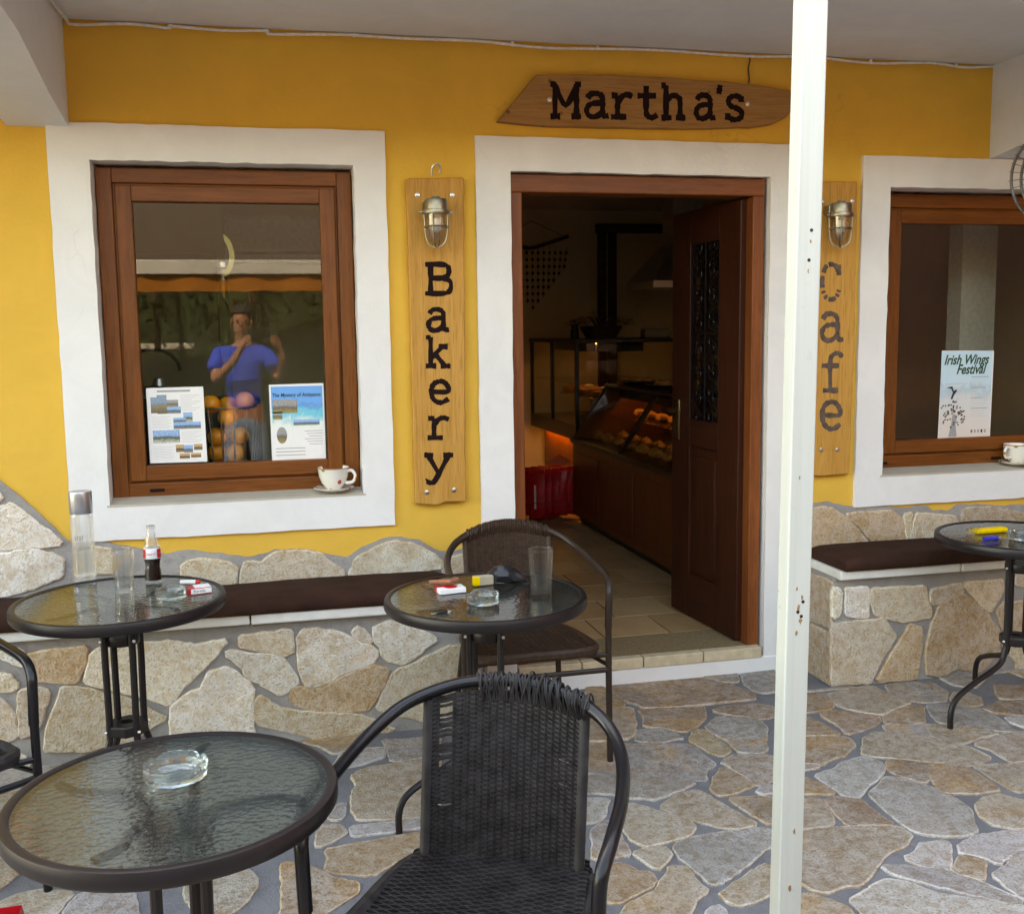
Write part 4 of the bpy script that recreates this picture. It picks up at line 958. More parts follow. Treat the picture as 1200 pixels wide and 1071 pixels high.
rect(t, w_, h_, .42, .47, .90, .545, 'photo_sea', 'print', 2)
mb = MB().prism([(.026*math.cos(a*.35), .034*math.sin(a*.35)) for a in range(18)], lambda u, v, d: (-w_*.30+u*.8, d, h_*.33+v), -.0006, -.0004); mb.build('portrait', 'photo_rock', t)
text_mesh('The Mystery of Antipaxos', .0215, 'title', 'dark_print', t, (-w_*.455, -.0009, h_*.835), .12, wx=.86, bold=.0004)
for v in range(6): rect(t, w_, h_, .62+.04*(v % 3), .62+v*.035, .95, .627+v*.035, 'grey_print', 'text_line')
for v in range(3): rect(t, w_, h_, .08, .84+v*.045, .62, .850+v*.045, 'grey_print', 'text_line')
t, w_, h_ = poster('Irish Wings Festival poster with a bird on a bush in the right window', [(1104,411),(1165,411),(1160,512),(1099,514)], .105+.0155)
rect(t, w_, h_, .012, .008, .988, .992, 'festival_sky', 'print')
[text_mesh('Irish Wings', .064, 'title', 'green_print', t, (-w_*.44, -.0009, h_*.845), .35, wx=.82, bold=.0016)]; [text_mesh('Festival', .064, 'title', 'green_print', t, (-w_*.20, -.0009, h_*.735), .35, wx=.82, bold=.0016)]
for v in range(2): rect(t, w_, h_, .12+.16*v, .37+v*.06, .52, .385+v*.06, 'pale_print', 'text_line', 2)
for v in range(16): rect(t, w_, h_, .60, .30+v*.030, .93-.05*(v % 3), .308+v*.030, 'grey_print' if v % 4 == 0 else 'pale_print', 'text_line', 2)
for v in range(5): rect(t, w_, h_, .62+v*.065, .91, .655+v*.065, .945, ('terracotta', 'grey_print', 'grey_print', 'dark_print', 'grey_print')[v], 'logo', 2)
rn = random.Random(4); mb = MB()
for j in range(70):
    a = rn.uniform(0, 6.28); r_ = .075*math.sqrt(rn.random()); cx_, cz_ = -w_*.24+r_*math.cos(a)*1.0, h_*.27+r_*math.sin(a)*.85; q = .006
    mb.add([(cx_-q, -.0010-.00001*j, cz_), (cx_, -.0010-.00001*j, cz_-q*.6), (cx_+q, -.0010-.00001*j, cz_+q*.4), (cx_, -.0010-.00001*j, cz_+q)], [(0, 1, 2, 3)])
tag(mb.build('bush', 'dry_plant', t), kind='stuff')
MB().prism([(-.025,.0),(.02,.0),(.012,.06),(.02,.10),(-.005,.11),(-.012,.06)], lambda u, v, d: (-w_*.22+u, d, v+.008), -.0013, -.0011).build('trunk', 'grey_print', t)
MB().prism([(-.035,.035),(-.01,.028),(.0,.01),(-.012,-.02),(-.002,-.022),(.008,.0),(.024,.02),(.016,.024),(.004,.018),(-.004,.04)], lambda u, v, d: (-w_*.25+u, d, h_*.50+v), -.0016, -.0014).build('bird', 'dark_print', t)

# ================================================================== CUPS ON THE SILLS
def cup(label, px, py, Y, z, hand):
    p = atY(px, py, Y); t = thing('tea_cup', label, 'cup', (p.x, Y, z), 0, 'painted china cups on the window sills'); t.scale = (1.06, 1.06, 1.15)
    MB().lathe([(0, .004), (.03, .004), (.045, .006), (.075, .016), (.078, .019), (.074, .0205), (.045, .011), (.03, .009), (0, .009)], 32).build('saucer', 'china', t, True)
    cp = MB().lathe([(0, .011), (.026, .011), (.030, .017), (.046, .035), (.055, .058), (.060, .088), (.0615, .090), (.060, .091), (.052, .060), (.042, .038), (.02, .022), (0, .021)], 32).build('bowl', 'china', t, True)
    MB().lathe([(.0602, .0875), (.0622, .0895), (.0610, .0912), (.0594, .0905)], 32, closed=True).build('gilt_rim', 'china_rim', cp, True)
    a = R(hand); c, s = math.cos(a), math.sin(a)
    MB().tube(smooth_path([(c*r_, s*r_, z_) for r_, z_ in ((.053, .078), (.075, .080), (.088, .062), (.078, .040), (.048, .036))], 5), .0058, 8).build('handle', 'china', t, True)
cup('flowered china cup on a saucer on the flyer window sill', 391, 560, .022, A['oz0']+.006, -25)
cup('flowered china cup on a saucer on the festival poster window sill', 1192, 535, .035, G['oz0']+.008, 195)

# ================================================================== THINGS ON THE TABLES
def on(px, py, T): p = atZ(px, py, T['z']); return (p.x, p.y, T['z']-.005)
def tumbler(label, loc, r=.037, h=.145, drink=0):
    t = thing('tumbler', label, 'glass', loc)
    prof = [(0, .001), (r*.78, .001), (r*.80, .004), (r*.86, h*.45), (r*.93, h*.60), (r, h), (r-.002, h+.0005), (r-.004, h), (r*.86, h*.58), (r*.76, h*.42), (r*.70, .014), (0, .011)]
    MB().lathe(prof, 20).build('glass', 'thin_glass', t, 30)
    vs = []; n_ = 40; fs = []
    for z, q in ((.003, .80), (h*.20, .83), (h*.44, .875), (h*.56, .925), (h*.585, .93)):
        for k in range(n_): a = 2*math.pi*k/n_; f = 1+(.035*abs(math.sin(5*a)) if z < h*.5 else 0); vs.append((q*r*f*math.cos(a), q*r*f*math.sin(a), z))
    fs = [(i*n_+k, i*n_+(k+1) % n_, (i+1)*n_+(k+1) % n_, (i+1)*n_+k) for i in range(4) for k in range(n_)]
    MB().add(vs, fs).build('flutes', 'flute_glass', t, True)
    MB().lathe([(r-.0045, h-.004), (r-.0005, h-.002), (r, h+.001), (r-.004, h+.001)], 24, closed=True).build('rim', 'thick_glass', t, True)
    if drink: MB().lathe([(0, .012), (r*.69, .0125), (r*.70, drink), (0, drink)], 20).build('drink', 'cola', t, True)
def ashtray(label, loc, r=.052, group='glass ashtrays on the tables'):
    t = thing('ashtray', label, 'ashtray', loc, random.random()*3, group); n = 48; mb = MB(); vs = []; fs = []
    prof = [(0, .001), (r*.86, .001), (r*.95, .004), (r*.98, .018), (r, .030), (r*.97, .033), (r*.86, .033), (r*.80, .028), (r*.72, .010), (0, .008)]
    for (pr, pz) in prof:
        for k in range(n):
            a = 2*math.pi*k/n; dip = max(0, 1-abs(((a/(2*math.pi)*4) % 1)-.5)*9); z = pz-(.010*dip if pz > .025 else 0); vs.append((pr*math.cos(a), pr*math.sin(a), z))
    for i in range(len(prof)-1):
        for k in range(n): fs.append((i*n+k, i*n+(k+1) % n, (i+1)*n+(k+1) % n, (i+1)*n+k))
    mb.add(vs, fs).build('dish', 'ash_glass', t, 35)
    MB().lathe([(r*.70, .0105), (r*.78, .024), (r*.76, .0245), (r*.68, .011)], 32, closed=True).build('inner_ring', 'thick_glass', t, True)
    return t
# water bottle
t = thing('water_bottle', 'tall clear cylinder water bottle with silver cap', 'bottle', on(100, 678, T1)); r = .038
MB().lathe([(0, .001), (r*.9, .001), (r, .006), (r, .225), (r*.9, .232), (r*.86, .24), (r*.82, .24), (r*.9, .228), (r-.003, .222), (r-.003, .02), (0, .014)], 28).build('glass', 'thin_glass', t, 40)
MB().lathe([(0, .0145), (r-.0035, .0205), (r-.0035, .112), (0, .112)], 28).build('water', 'water', t, 40)
MB().lathe([(0, .236), (r*.98, .236), (r*1.0, .238), (r*1.0, .308), (r*.97, .312), (0, .312)], 32).build('cap', 'silver_cap', t, 40)
for j, a in enumerate((-118, -106, -94, -82)):
    mb = MB(); c, s = math.cos(R(a)), math.sin(R(a)); tx, ty = -s, c; rr = r+.0006
    for u0, u1, z0_, z1_ in ((-.002, -.0008, 0, .017),)+(((-.0008, .003, .0145, .017),) if j % 2 else ((.0016, .0028, 0, .017),))+(((-.0008, .0016, .007, .0095),) if j != 2 else ()):
        mb.add([(c*rr+tx*u, s*rr+ty*u, .145+z) for u, z in ((u0, z0_), (u1, z0_), (u1, z1_), (u0, z1_))], [(0, 1, 2, 3)])
    mb.build('marking', 'dark_print', t)
tumbler('empty ribbed tumbler between the water bottle and the cola', on(146, 692, T1))
# cola bottle
t = thing('cola_bottle', 'small half empty glass cola bottle with red and white label', 'bottle', on(180, 681, T1)); k = 1.0
PR = [(.026, .002), (.0285, .008), (.0285, .03), (.0262, .055), (.0262, .068), (.0285, .085), (.0295, .105), (.027, .125), (.02, .150), (.0145, .175), (.0128, .190), (.0128, .196)]
MB().lathe([(0, .001)]+PR+[(.0108, .196), (.012, .175), (.018, .150), (.026, .105), (.024, .06), (.026, .010), (0, .008)], 24).build('glass', 'thin_glass', t, 40)
MB().lathe([(0, .009), (.0262, .012), (.0262, .03), (.0240, .055), (.0240, .068), (.0262, .085), (0, .085)], 24).build('cola', 'cola', t, 40)
MB().lathe([(.0287, .088), (.0298, .105), (.0288, .117), (.0278, .123)], 24).build('label', 'paper', t, True)
mb = MB(); vs = []
for a0, a1 in ((-170, -128), (-52, -10)):
    P = [(R(a0+(a1-a0)*i/6), z) for z in (.090, .121) for i in range(7)]
    mb.add([((.0302 if z < .1 else .0292)*math.cos(a), (.0302 if z < .1 else .0292)*math.sin(a), z) for a, z in P], [(i, i+1, i+8, i+7) for i in range(6)])
mb.build('label_patch', 'red_plastic', t)
lt = text_mesh('Coca-Cola', .0125, 'lettering', 'red_plastic', t, (0, 0, 0), .2)
for v in lt.data.vertices:
    a = R(-90)+(v.co.x-.024)/.0300; z = .102+v.co.z; v.co = (.0306*math.cos(a), .0306*math.sin(a), z)
MB().lathe([(.0130, .188), (.0145, .189), (.0145, .197), (.0130, .199), (.0110, .198)], 20).build('neck_ring', 'thick_glass', t, True)
ashtray('clear glass ashtray beside the red cigarette pack', on(201, 699, T1), .050)
p = on(231, 693, T1); t = thing('cigarette_pack', 'red and white cigarette pack lying on the water bottle table', 'cigarette pack', p, R(14))
MB().box((-.042, -.026, .001), (.042, .026, .022), .0015).build('box', 'red_plastic', t); MB().box((-.024, -.0266, .004), (.0415, -.0262, .020)).build('band', 'paper', t)
text_mesh('Karelia', .0135, 'lettering', 'dark_print', t, (-.016, -.0269, .008)); MB().box((-.01, -.024, .0222), (.041, .024, .0228)).build('lid_panel', 'paper', t)
p = on(224, 683, T1); t = thing('lighter', 'white and red lighter lying beside the red cigarette pack', 'lighter', p, R(-12))
MB().tube([(-.036, 0, .0085), (.016, 0, .0085)], .0078, 10).build('body', 'white_plastic', t, 40); MB().tube([(.016, 0, .0085), (.030, 0, .0085)], .0074, 10).build('head', 'red_plastic', t, 40)
# middle table
ashtray('clear glass ashtray next to the pouch on the doorway table', on(566, 705, T2), .052)
tumbler('nearly empty tumbler with cola dregs on the doorway table', on(634, 697, T2), .041, .155, .016)
mb = MB(); rn = random.Random(2); n = 22
for i in range(n+1):
    u = i/n
for ring in (0,):
    vs = []; fs = []; S = 12
    for i in range(n+1):
        u = i/n; hw_ = .030*(math.sin(math.pi*min(1, u*1.15+.10))**.5)*(1.15-.35*u); hh = .030*(math.sin(math.pi*min(1, u*1.1+.08))**.6)*(1.2-.55*u)
        for k in range(S):
            a = 2*math.pi*k/S; f = 1+.10*math.sin(5*a+u*14)+rn.uniform(-.05, .05); vs.append((-.085+.17*u, math.cos(a)*hw_*f, max(.001, hh+math.sin(a)*hh*f)))
    fs = [(i*S+k, i*S+(k+1) % S, (i+1)*S+(k+1) % S, (i+1)*S+k) for i in range(n) for k in range(S)]+[tuple(range(S)), tuple(range(n*S, n*S+S))]
    mb.add(vs, fs)
p = on(600, 681, T2); t = thing('leather_pouch', 'crumpled black leather pouch on the doorway table', 'pouch', p, R(-14)); mb.build('body', 'black_leather', t, True)
MB().tube(smooth_path([(.06, .01, .03), (.09, .02, .022), (.10, -.01, .012), (.075, -.03, .006), (.04, -.036, .004)], 5), .0022, 6).build('drawstring', 'black_leather', t, True)
p = on(528, 692, T2); t = thing('cigarette_pack', 'open red and white cigarette pack under a brown phone', 'cigarette pack', p, R(8))
MB().box((-.045, -.028, .001), (.045, .028, .018), .002).build('box', 'paper', t); MB().lathe([(0, .0182), (.022, .0182), (.022, .0205), (0, .021)], 20).build('emblem', 'red_plastic', t, True); MB().box((-.046, .006, .0015), (-.01, .0285, .0195), .001).build('flap', 'red_plastic', t)
p = on(524, 690, T2); t = thing('mobile_phone', 'brown keypad phone propped on the open cigarette pack', 'phone', (p[0]-.008, p[1]+.012, p[2]+.0245), R(-52))
mb = MB().box((-.05, -.023, 0), (.05, .023, .013), .005); mb.build('body', 'terracotta', t); MB().box((-.005, -.018, .0131), (.042, .018, .0138), .0005).build('screen', 'black_paint', t)
for i in range(3):
    for j in range(3): MB().box((-.044+i*.012, -.016+j*.011, .0131), (-.036+i*.012, -.008+j*.011, .0146), .0008).build('key', 'paint_dark', t)
t.rotation_euler.y = R(-10)
p = on(566, 684, T2); t = thing('tobacco_packet', 'tan and ochre tobacco packet behind the ashtray', 'packet', p, R(6)); MB().box((-.035, -.012, .001), (.035, .012, .034), .004).build('body', 'bread_bag', t); MB().box((-.0352, -.0125, .002), (-.012, .0122, .0335), .003).build('stripe', 'yellow_plastic', t)
p = on(517, 717, T2); t = thing('car_key', 'small black car key lying alone on the doorway table', 'key', p, R(20)); MB().box((-.018, -.012, .001), (.018, .012, .012), .004).build('fob', 'black_paint', t); MB().tube([(.026+.008*math.cos(a*.6), .008*math.sin(a*.6), .003) for a in range(11)], .0012, 5, closed=True).build('ring', 'steel', t, True); MB().box((-.034, -.004, .003), (-.017, .004, .006), .001).build('blade', 'steel', t)
# near table and right table
ashtray('large clear glass ashtray alone on its table', on(206, 908, T3), .063)
ashtray('clear glass ashtray beside the blue lighter', on(1200, 631, T4), .055)
p = on(1160, 623, T4); t = thing('tobacco_pouch', 'yellow tobacco pouch with clear wrapper beside the blue lighter', 'pouch', p, R(4)); MB().box((-.075, -.02, .001), (.075, .02, .022), .008).build('body', 'yellow_plastic', t); MB().box((-.105, -.022, .001), (-.06, .022, .026), .008).build('wrapper', 'thin_glass', t)
p = on(1161, 632, T4); t = thing('lighter', 'blue lighter lying in front of the yellow tobacco pouch', 'lighter', p, R(3)); MB().tube([(-.032, 0, .009), (.03, 0, .009)], .0085, 10).build('body', 'blue_plastic', t, 40); MB().tube([(.03, 0, .009), (.043, 0, .009)], .0082, 10).build('head', 'steel', t, 40)
# red bag at the frame's corner
p = atZ(27, 1070, .212); t = thing('shopping_bag', 'red shopping bag standing on the paving by the ashtray table', 'bag', (p.x-.141, p.y-.056, gz(p.y-.05)), R(3))
mb = MB(); prof = [(-.15, -.06), (.15, -.06), (.15, .06), (-.15, .06)]; vs = [(x*s, y*s, z) for z, s in ((0, .95), (.10, 1.04), (.2, 1.0), (.26, .94)) for x, y in prof]; mb.add(vs, [(0, 1, 2, 3)]+[(i*4+k, i*4+(k+1) % 4, (i+1)*4+(k+1) % 4, (i+1)*4+k) for i in range(3) for k in range(4)]); mb.build('body', 'red_plastic', t)
for s in (-1, 1): MB().tube(smooth_path([(-.05, s*.058, .255), (-.045, s*.072, .235), (0, s*.074, .15), (.045, s*.072, .235), (.05, s*.058, .255)], 5), .004, 6).build('handle', 'red_plastic', t, True)

# ================================================================== POST, FAN, CABLE
px0, py0 = 1.197, -2.06
t = thing('awning_post', 'square white painted metal post with screw holes', 'post', (px0, py0, gz(py0)))
mb = MB(); H_ = CEIL-gz(py0); s_ = .062; dz = .024
mb.add([(x+dx, y, z) for z, dx in ((0, -.012), (H_, .014)) for x, y in ((0, 0), (s_, 0), (s_, .05), (0, .05))], [(0, 1, 2, 3), (4, 7, 6, 5), (0, 4, 5, 1), (1, 5, 6, 2), (2, 6, 7, 3), (3, 7, 4, 0)])
sh = mb.build('shaft', 'post_paint', t)
bv = sh.modifiers.new('b', 'BEVEL'); bv.width = .004; bv.segments = 3
MB().box((-.05, -.045, -.004), (.10, .095, .007), .002).build('base_plate', 'post_paint', t)
MB().box((.012, -.03, H_-.002), (.078, .80, H_+.058), .004).build('top_rail', 'post_paint', t)
for q in ((951,270),(948,305),(935,717),(939,722),(941,705)):
    p = atY(*q, py0-.0003)-Vector(t.location); MB().lathe([(0, .0006), (.0042, .0006), (.0042, -.001)], 10).xf(Matrix.Rotation(R(90), 4, 'X')).build('screw_hole', 'black_paint', t, loc=p)
rp = random.Random(31)
for q, r_ in (((936,712),.006),((938,727),.005),((933,741),.004),((940,700),.004),((934,690),.003),((931,975),.005),((926,1040),.006),((937,560),.003),((950,283),.003),((947,318),.003)):
    p = atY(*q, py0-.0004)-Vector(t.location); pts = [(r_*rp.uniform(.4, 1.1)*math.cos(k*.7), r_*rp.uniform(.6, 2.2)*math.sin(k*.7)) for k in range(9)]
    MB().prism(pts, lambda u, v, d: (p.x+u, p.y+d, p.z+v), -.0003, .0004).build('rust_spot', 'rust', t)
# wall fan on the right beam
c = atY(1251, 205, -.55); t = thing('fan', 'round caged metal fan hanging from the right hand beam', 'fan', c)
d = V3(-.88, -.45, -.10).normalized(); rotm = d.to_track_quat('Z', 'Y').to_matrix().to_4x4(); r = .20
def fx_(mb, name, mat, sm=True): return mb.xf(rotm).build(name, mat, t, sm)
for zz, rr in ((.06, r), (-.03, r)): fx_(MB().tube([(rr*math.cos(a*math.pi/32), rr*math.sin(a*math.pi/32), zz) for a in range(64)], .006, 8, closed=True), 'cage_ring', 'fan_wire')
for zz, sg_ in ((.075, 1), (-.045, -1)):
    mb = MB()
    for k in range(36):
        a = k*math.pi/18; mb.tube(smooth_path([(q*math.cos(a), q*math.sin(a), z) for q, z in ((.03, zz+.02*sg_), (.12, zz+.02*sg_), (.2, zz), (r, .06 if sg_ > 0 else -.03))], 3), .0016, 4)
    for q in (.09, .15): mb.tube([(q*math.cos(a*math.pi/16), q*math.sin(a*math.pi/16), zz+.02*sg_-(.004*sg_ if q > .1 else 0)) for a in range(32)], .0016, 4, closed=True)
    fx_(mb, 'cage_wires', 'fan_wire')
for k in range(3):
    a0 = k*2.094; fx_(MB().add([(q*math.cos(a0+a), q*math.sin(a0+a), z) for q, a, z in ((.03, -.3, .01), (.11, -.42, .03), (.19, -.35, .035), (.2, .1, .005), (.15, .4, -.01), (.05, .4, -.012))]+[(q*math.cos(a0+a), q*math.sin(a0+a), z-.003) for q, a, z in ((.03, -.3, .01), (.11, -.42, .03), (.19, -.35, .035), (.2, .1, .005), (.15, .4, -.01), (.05, .4, -.012))], [(0, 1, 2, 3, 4, 5), (11, 10, 9, 8, 7, 6)]+[(i, (i+1) % 6, 6+(i+1) % 6, 6+i) for i in range(6)]), 'blade', 'steel')
fx_(MB().lathe([(0, -.17), (.055, -.165), (.065, -.12), (.06, -.06), (.03, -.05), (.03, .03), (.0, .035)], 20), 'motor', 'black_metal')
bx = Vector((3.262, c.y+.1, c.z+.12))-c
MB().tube(smooth_path([rotm @ V3(0, 0, -.15), (rotm @ V3(0, 0, -.15)).lerp(bx, .5)+V3(0, 0, .02), bx+V3(.03, 0, 0)], 4), .014, 8).build('bracket', 'black_metal', t, True)
# electric cable along the ceiling edge
pts = [(60,-6),(66,8),(76,20),(88,24),(150,27),(197,26),(200,24),(260,30),(312,33),(318,31),(400,37),(470,40),(560,44),(640,50),(760,57),(874,62)]
cb = [atY(*q, -.012) for q in pts[3:]]
cb2 = [(876,62),(950,66),(1020,66),(1090,70),(1130,73),(1166,74)]
t = thing('electric_cable', 'thin white cable clipped along the ceiling edge above the yellow wall', 'cable', (0, 0, CEIL))
lp = [V3(-.655, -1.2, -.012), V3(-.655, -.5, -.014), V3(-.650, -.06, -.012)]
path = lp+[V3(p.x, -.010, min(p.z, CEIL-.006)-CEIL-.004) for p in cb]+[V3(p.x, -.010, min(p.z, CEIL-.006)-CEIL) for p in (atY(*q, -.012) for q in cb2[1:])]
sag = random.Random(21); path = [V3(p.x, p.y-sag.uniform(0, .003), p.z-(sag.uniform(.002, .014) if i % 2 else 0)) for i, p in enumerate(path)]
MB().tube(smooth_path(path, 5), .0058, 6).build('cable', 'white_paint', t, True)
MB().tube(smooth_path([V3(*q) for q in [(p.x, -.008, p.z-CEIL) for p in (atY(*q, -.008) for q in ((876,64),(879,70),(877,80),(878,93),(877,98)))]], 4), .003, 6).build('drop_wire', 'brown_print', t, True)
for q in ((200,25),(312,32),(415,37),(512,42),(600,47),(700,53),(800,58),(1020,66),(1120,72)):
    p = atY(*q, -.01); MB().box((p.x-.006, -.018, -.016), (p.x+.006, -.001, -.003), .002).build('clip', 'white_paint', t)

# ================================================================== INSIDE THE SHOP
# bakery counter with slanted glass: front faces the aisle (-x)
cy0, cy1, cx0 = 1.15, 3.25, 2.235
t = thing('display_counter', 'dark wood bakery counter with slanted glass front inside the doorway', 'counter', (cx0, cy0, .12)); LY = cy1-cy0
def ctr(a, b, name, mat, bev=.004): return MB().box(a, b, bev).build(name, mat, t)
ctr((0, 0, .06), (.75, LY, .60), 'body', 'counter_wood'); ctr((.05, .02, 0), (.72, LY-.02, .06), 'plinth', 'black_paint')
for k in range(3):
    y0_ = LY*k/3+.06; ctr((-.008, y0_, .12), (0, y0_+LY/3-.12, .54), 'front_panel', 'counter_wood')
ctr((-.02, -.01, .60), (.76, LY+.01, .635), 'ledge', 'brown_metal')
for yy in (0, LY/2-.015, LY-.03):
    MB().prism([(0, .635), (.03, .635), (.27, .985), (.74, .985), (.74, 1.015), (.255, 1.015)], lambda u, v, d: (u, d, v), yy, yy+.03).build('frame_rib', 'brown_metal', t)
MB().prism([(0, .635), (.70, .635), (.70, .99), (.262, .99)], lambda u, v, d: (u, d, v), LY-.04, LY-.031).build('end_panel', 'counter_wood', t)
MB().prism([(.004, .64), (.010, .64), (.262, 1.0), (.256, 1.0)], lambda u, v, d: (u, d, v), .03, LY-.03).build('front_glass', 'case_glass', t)
ctr((.25, 0, 1.015), (.76, LY, 1.035), 'top', 'brown_metal'); ctr((.25, .03, .80), (.72, LY-.03, .81), 'shelf', 'case_glass')
ctr((.70, .03, .64), (.74, LY-.03, .98), 'back_panel', 'brown_metal'); lb_ = ctr((.42, .1, 1.0), (.44, LY-.1, 1.012), 'light_strip', 'dim_lamp', 0); ctr((.36, .03, .93), (.37, LY-.03, 1.014), 'light_lip', 'brown_metal', 0)
rn = random.Random(8)
for k in range(16):
    x = cx0+(.14 if k % 2 else .30); y = cy0+.15+k*.118; o = MB(); L = .05
    for i in range(1): o.ball((0, 0, .03), .055, 12, (.8, 1.1, .6)); o.tube(smooth_path([(-.03, -.05, .055), (.0, 0, .065), (.03, .05, .055)], 3), .008, 5)
    tag(o.build('pastry', 'pastry', None, True, (x, y, .755)), 'golden brown bun in the bakery counter', 'pastry', 'buns lined up in the bakery counter')
for k in range(8):
    o = MB().tube(smooth_path([(-.05, -.03, .012), (-.02, .0, .028), (.02, .0, .028), (.05, -.03, .012)], 4), [.008, .014, .017, .02, .022, .024, .025, .024, .022, .02, .016, .012, .008], 8)
    tag(o.build('croissant', 'pastry', None, True, (cx0+.40, cy0+.2+k*.22, .932)), 'curved croissant on the upper glass shelf of the bakery counter', 'croissant', 'croissants on the upper counter shelf')
for k in range(3):
    t2 = thing('cake_tray', 'silver tray of baked goods standing on the bakery counter', 'tray', (cx0+.50, cy0+.8+k*.55, 1.155), 0, 'trays on top of the bakery counter')
    MB().lathe([(0, .002), (.15, .002), (.19, .022), (.195, .024), (.19, .026), (.15, .008), (0, .007)], 24).build('dish', 'steel', t2, True)
    mb = MB()
    for i in range(7): mb.ball((.09*math.cos(i*.9), .09*math.sin(i*.9), .028), .042, 8, (1, 1, .6))
    mb.build('cakes', 'pastry', t2, True)
# tall glass case beyond the counter
ex, ey0, ey1, ez0, ez1 = 2.307, 3.40, 4.80, .735, 1.487
t = thing('glass_case', 'black framed glass cake case beyond the bakery counter', 'display case', (ex, ey0, .12))
def cs(a, b, name, mat, bev=.003): return MB().box(tuple(p-q for p, q in zip(a, (ex, ey0, .12))), tuple(p-q for p, q in zip(b, (ex, ey0, .12))), bev).build(name, mat, t)
cs((ex, ey0, ez0-.02), (ex+.9, ey1, ez0+.09), 'base', 'black_paint'); cs((ex-.01, ey0-.01, ez1-.03), (ex+.91, ey1, ez1), 'top', 'black_paint')
for a, b in ((ex, ey0), (ex, ey1-.03), (ex+.87, ey0), (ex, (ey0+ey1)/2)): cs((a, b, ez0+.09), (a+.03, b+.03, ez1-.03), 'post', 'black_paint')
cs((ex+.01, ey0+.03, ez0+.09), (ex+.014, ey1-.03, ez1-.03), 'side_glass', 'case_glass', 0); cs((ex+.03, ey0+.01, ez0+.09), (ex+.87, ey0+.014, ez1-.03), 'front_glass', 'case_glass', 0)
cs((ex+.03, ey0+.05, 1.14), (ex+.85, ey1-.05, 1.148), 'shelf', 'case_glass', 0)
cs((ex+.12, ey0+.2, .12), (ex+.85, ey1-.02, ez0-.02), 'cabinet', 'counter_wood'); cs((ex+.30, ey0+.2, ez1-.045), (ex+.32, ey1-.2, ez1-.031), 'light_strip', 'dim_lamp', 0); cs((ex+.20, ey0+.16, ez1-.10), (ex+.21, ey1-.1, ez1-.0305), 'light_lip', 'black_paint', 0); cs((ex+.22, ey0+.15, ez1-.10), (ex+.60, ey0+.16, ez1-.0305), 'light_lip', 'black_paint', 0); cs((ex+.05, ey0+.15, ez0-.032), (ex+.075, ey1-.1, ez0-.0205), 'light_strip', 'warm_lamp', 0)
for k in range(3):
    t2 = thing('cake_stand', 'cake on a stand inside the black framed glass case', 'cake stand', (ex+.35, ey0+.28+k*.42, ez0+.09), 0, 'cakes in the glass case')
    MB().lathe([(0, 0), (.06, 0), (.06, .006), (.012, .012), (.012, .17), (.03, .18), (.15, .185), (.152, .192), (0, .194)], 20).build('stand', 'steel', t2, True)
    MB().lathe([(0, .194), (.12, .194), (.125, .205), (.118, .245), (.06, .262), (0, .258)], 20).build('cake', 'pastry', t2, True); MB().ball((-.03, -.02, .265), .045, 10, (1, 1, .5)).build('topping', 'cream', t2, True)
t = thing('dried_flower_basket', 'basket of dried flowers on the black framed glass case', 'basket', (ex+.35, ey0+.45, ez1)); MB().lathe([(0, 0), (.12, 0), (.17, .09), (.165, .1), (.11, .012), (0, .012)], 16).build('basket', 'drift_wood', t, 30)
mb = MB()
for k in range(260):
    a = rn.uniform(0, 6.28); q = .30*math.sqrt(rn.random()); z = .10+rn.uniform(0, .13)*(1-q/.4); x, y = q*math.cos(a), q*math.sin(a)*.7; s_ = rn.uniform(.01, .022); mb.add([(x-s_, y, z), (x, y-s_, z+s_*.4), (x+s_, y, z+s_*.6), (x, y+s_, z)], [(0, 1, 2, 3)])
for k in range(14): a = k*.45; mb.tube([(0, 0, .04), (.1*math.cos(a), .08*math.sin(a), .17)], .004, 4)
tag(mb.build('flowers', 'dry_plant', t), kind='stuff')
t = thing('bread_bag', 'pale wrapped loaf on the black framed glass case', 'bread', (ex+.72, ey0+.2, ez1)); MB().box((-.11, -.06, .0), (.11, .06, .075), .02).build('loaf', 'bread_bag', t, 40); MB().tube([(.11, 0, .035), (.14, 0, .04), (.165, .01, .05)], [.03, .008, .03], 8).build('twist', 'bread_bag', t, True)
t = thing('jar', 'small black jar on the corner of the glass case', 'jar', (ex+.07, ey0+.25, ez1)); MB().lathe([(0, 0), (.03, 0), (.033, .01), (.033, .07), (.026, .08), (.026, .10), (0, .1)], 14).build('body', 'black_paint', t, 40); MB().lathe([(0, .1), (.029, .1), (.029, .115), (0, .117)], 14).build('lid', 'brown_metal', t, 40)
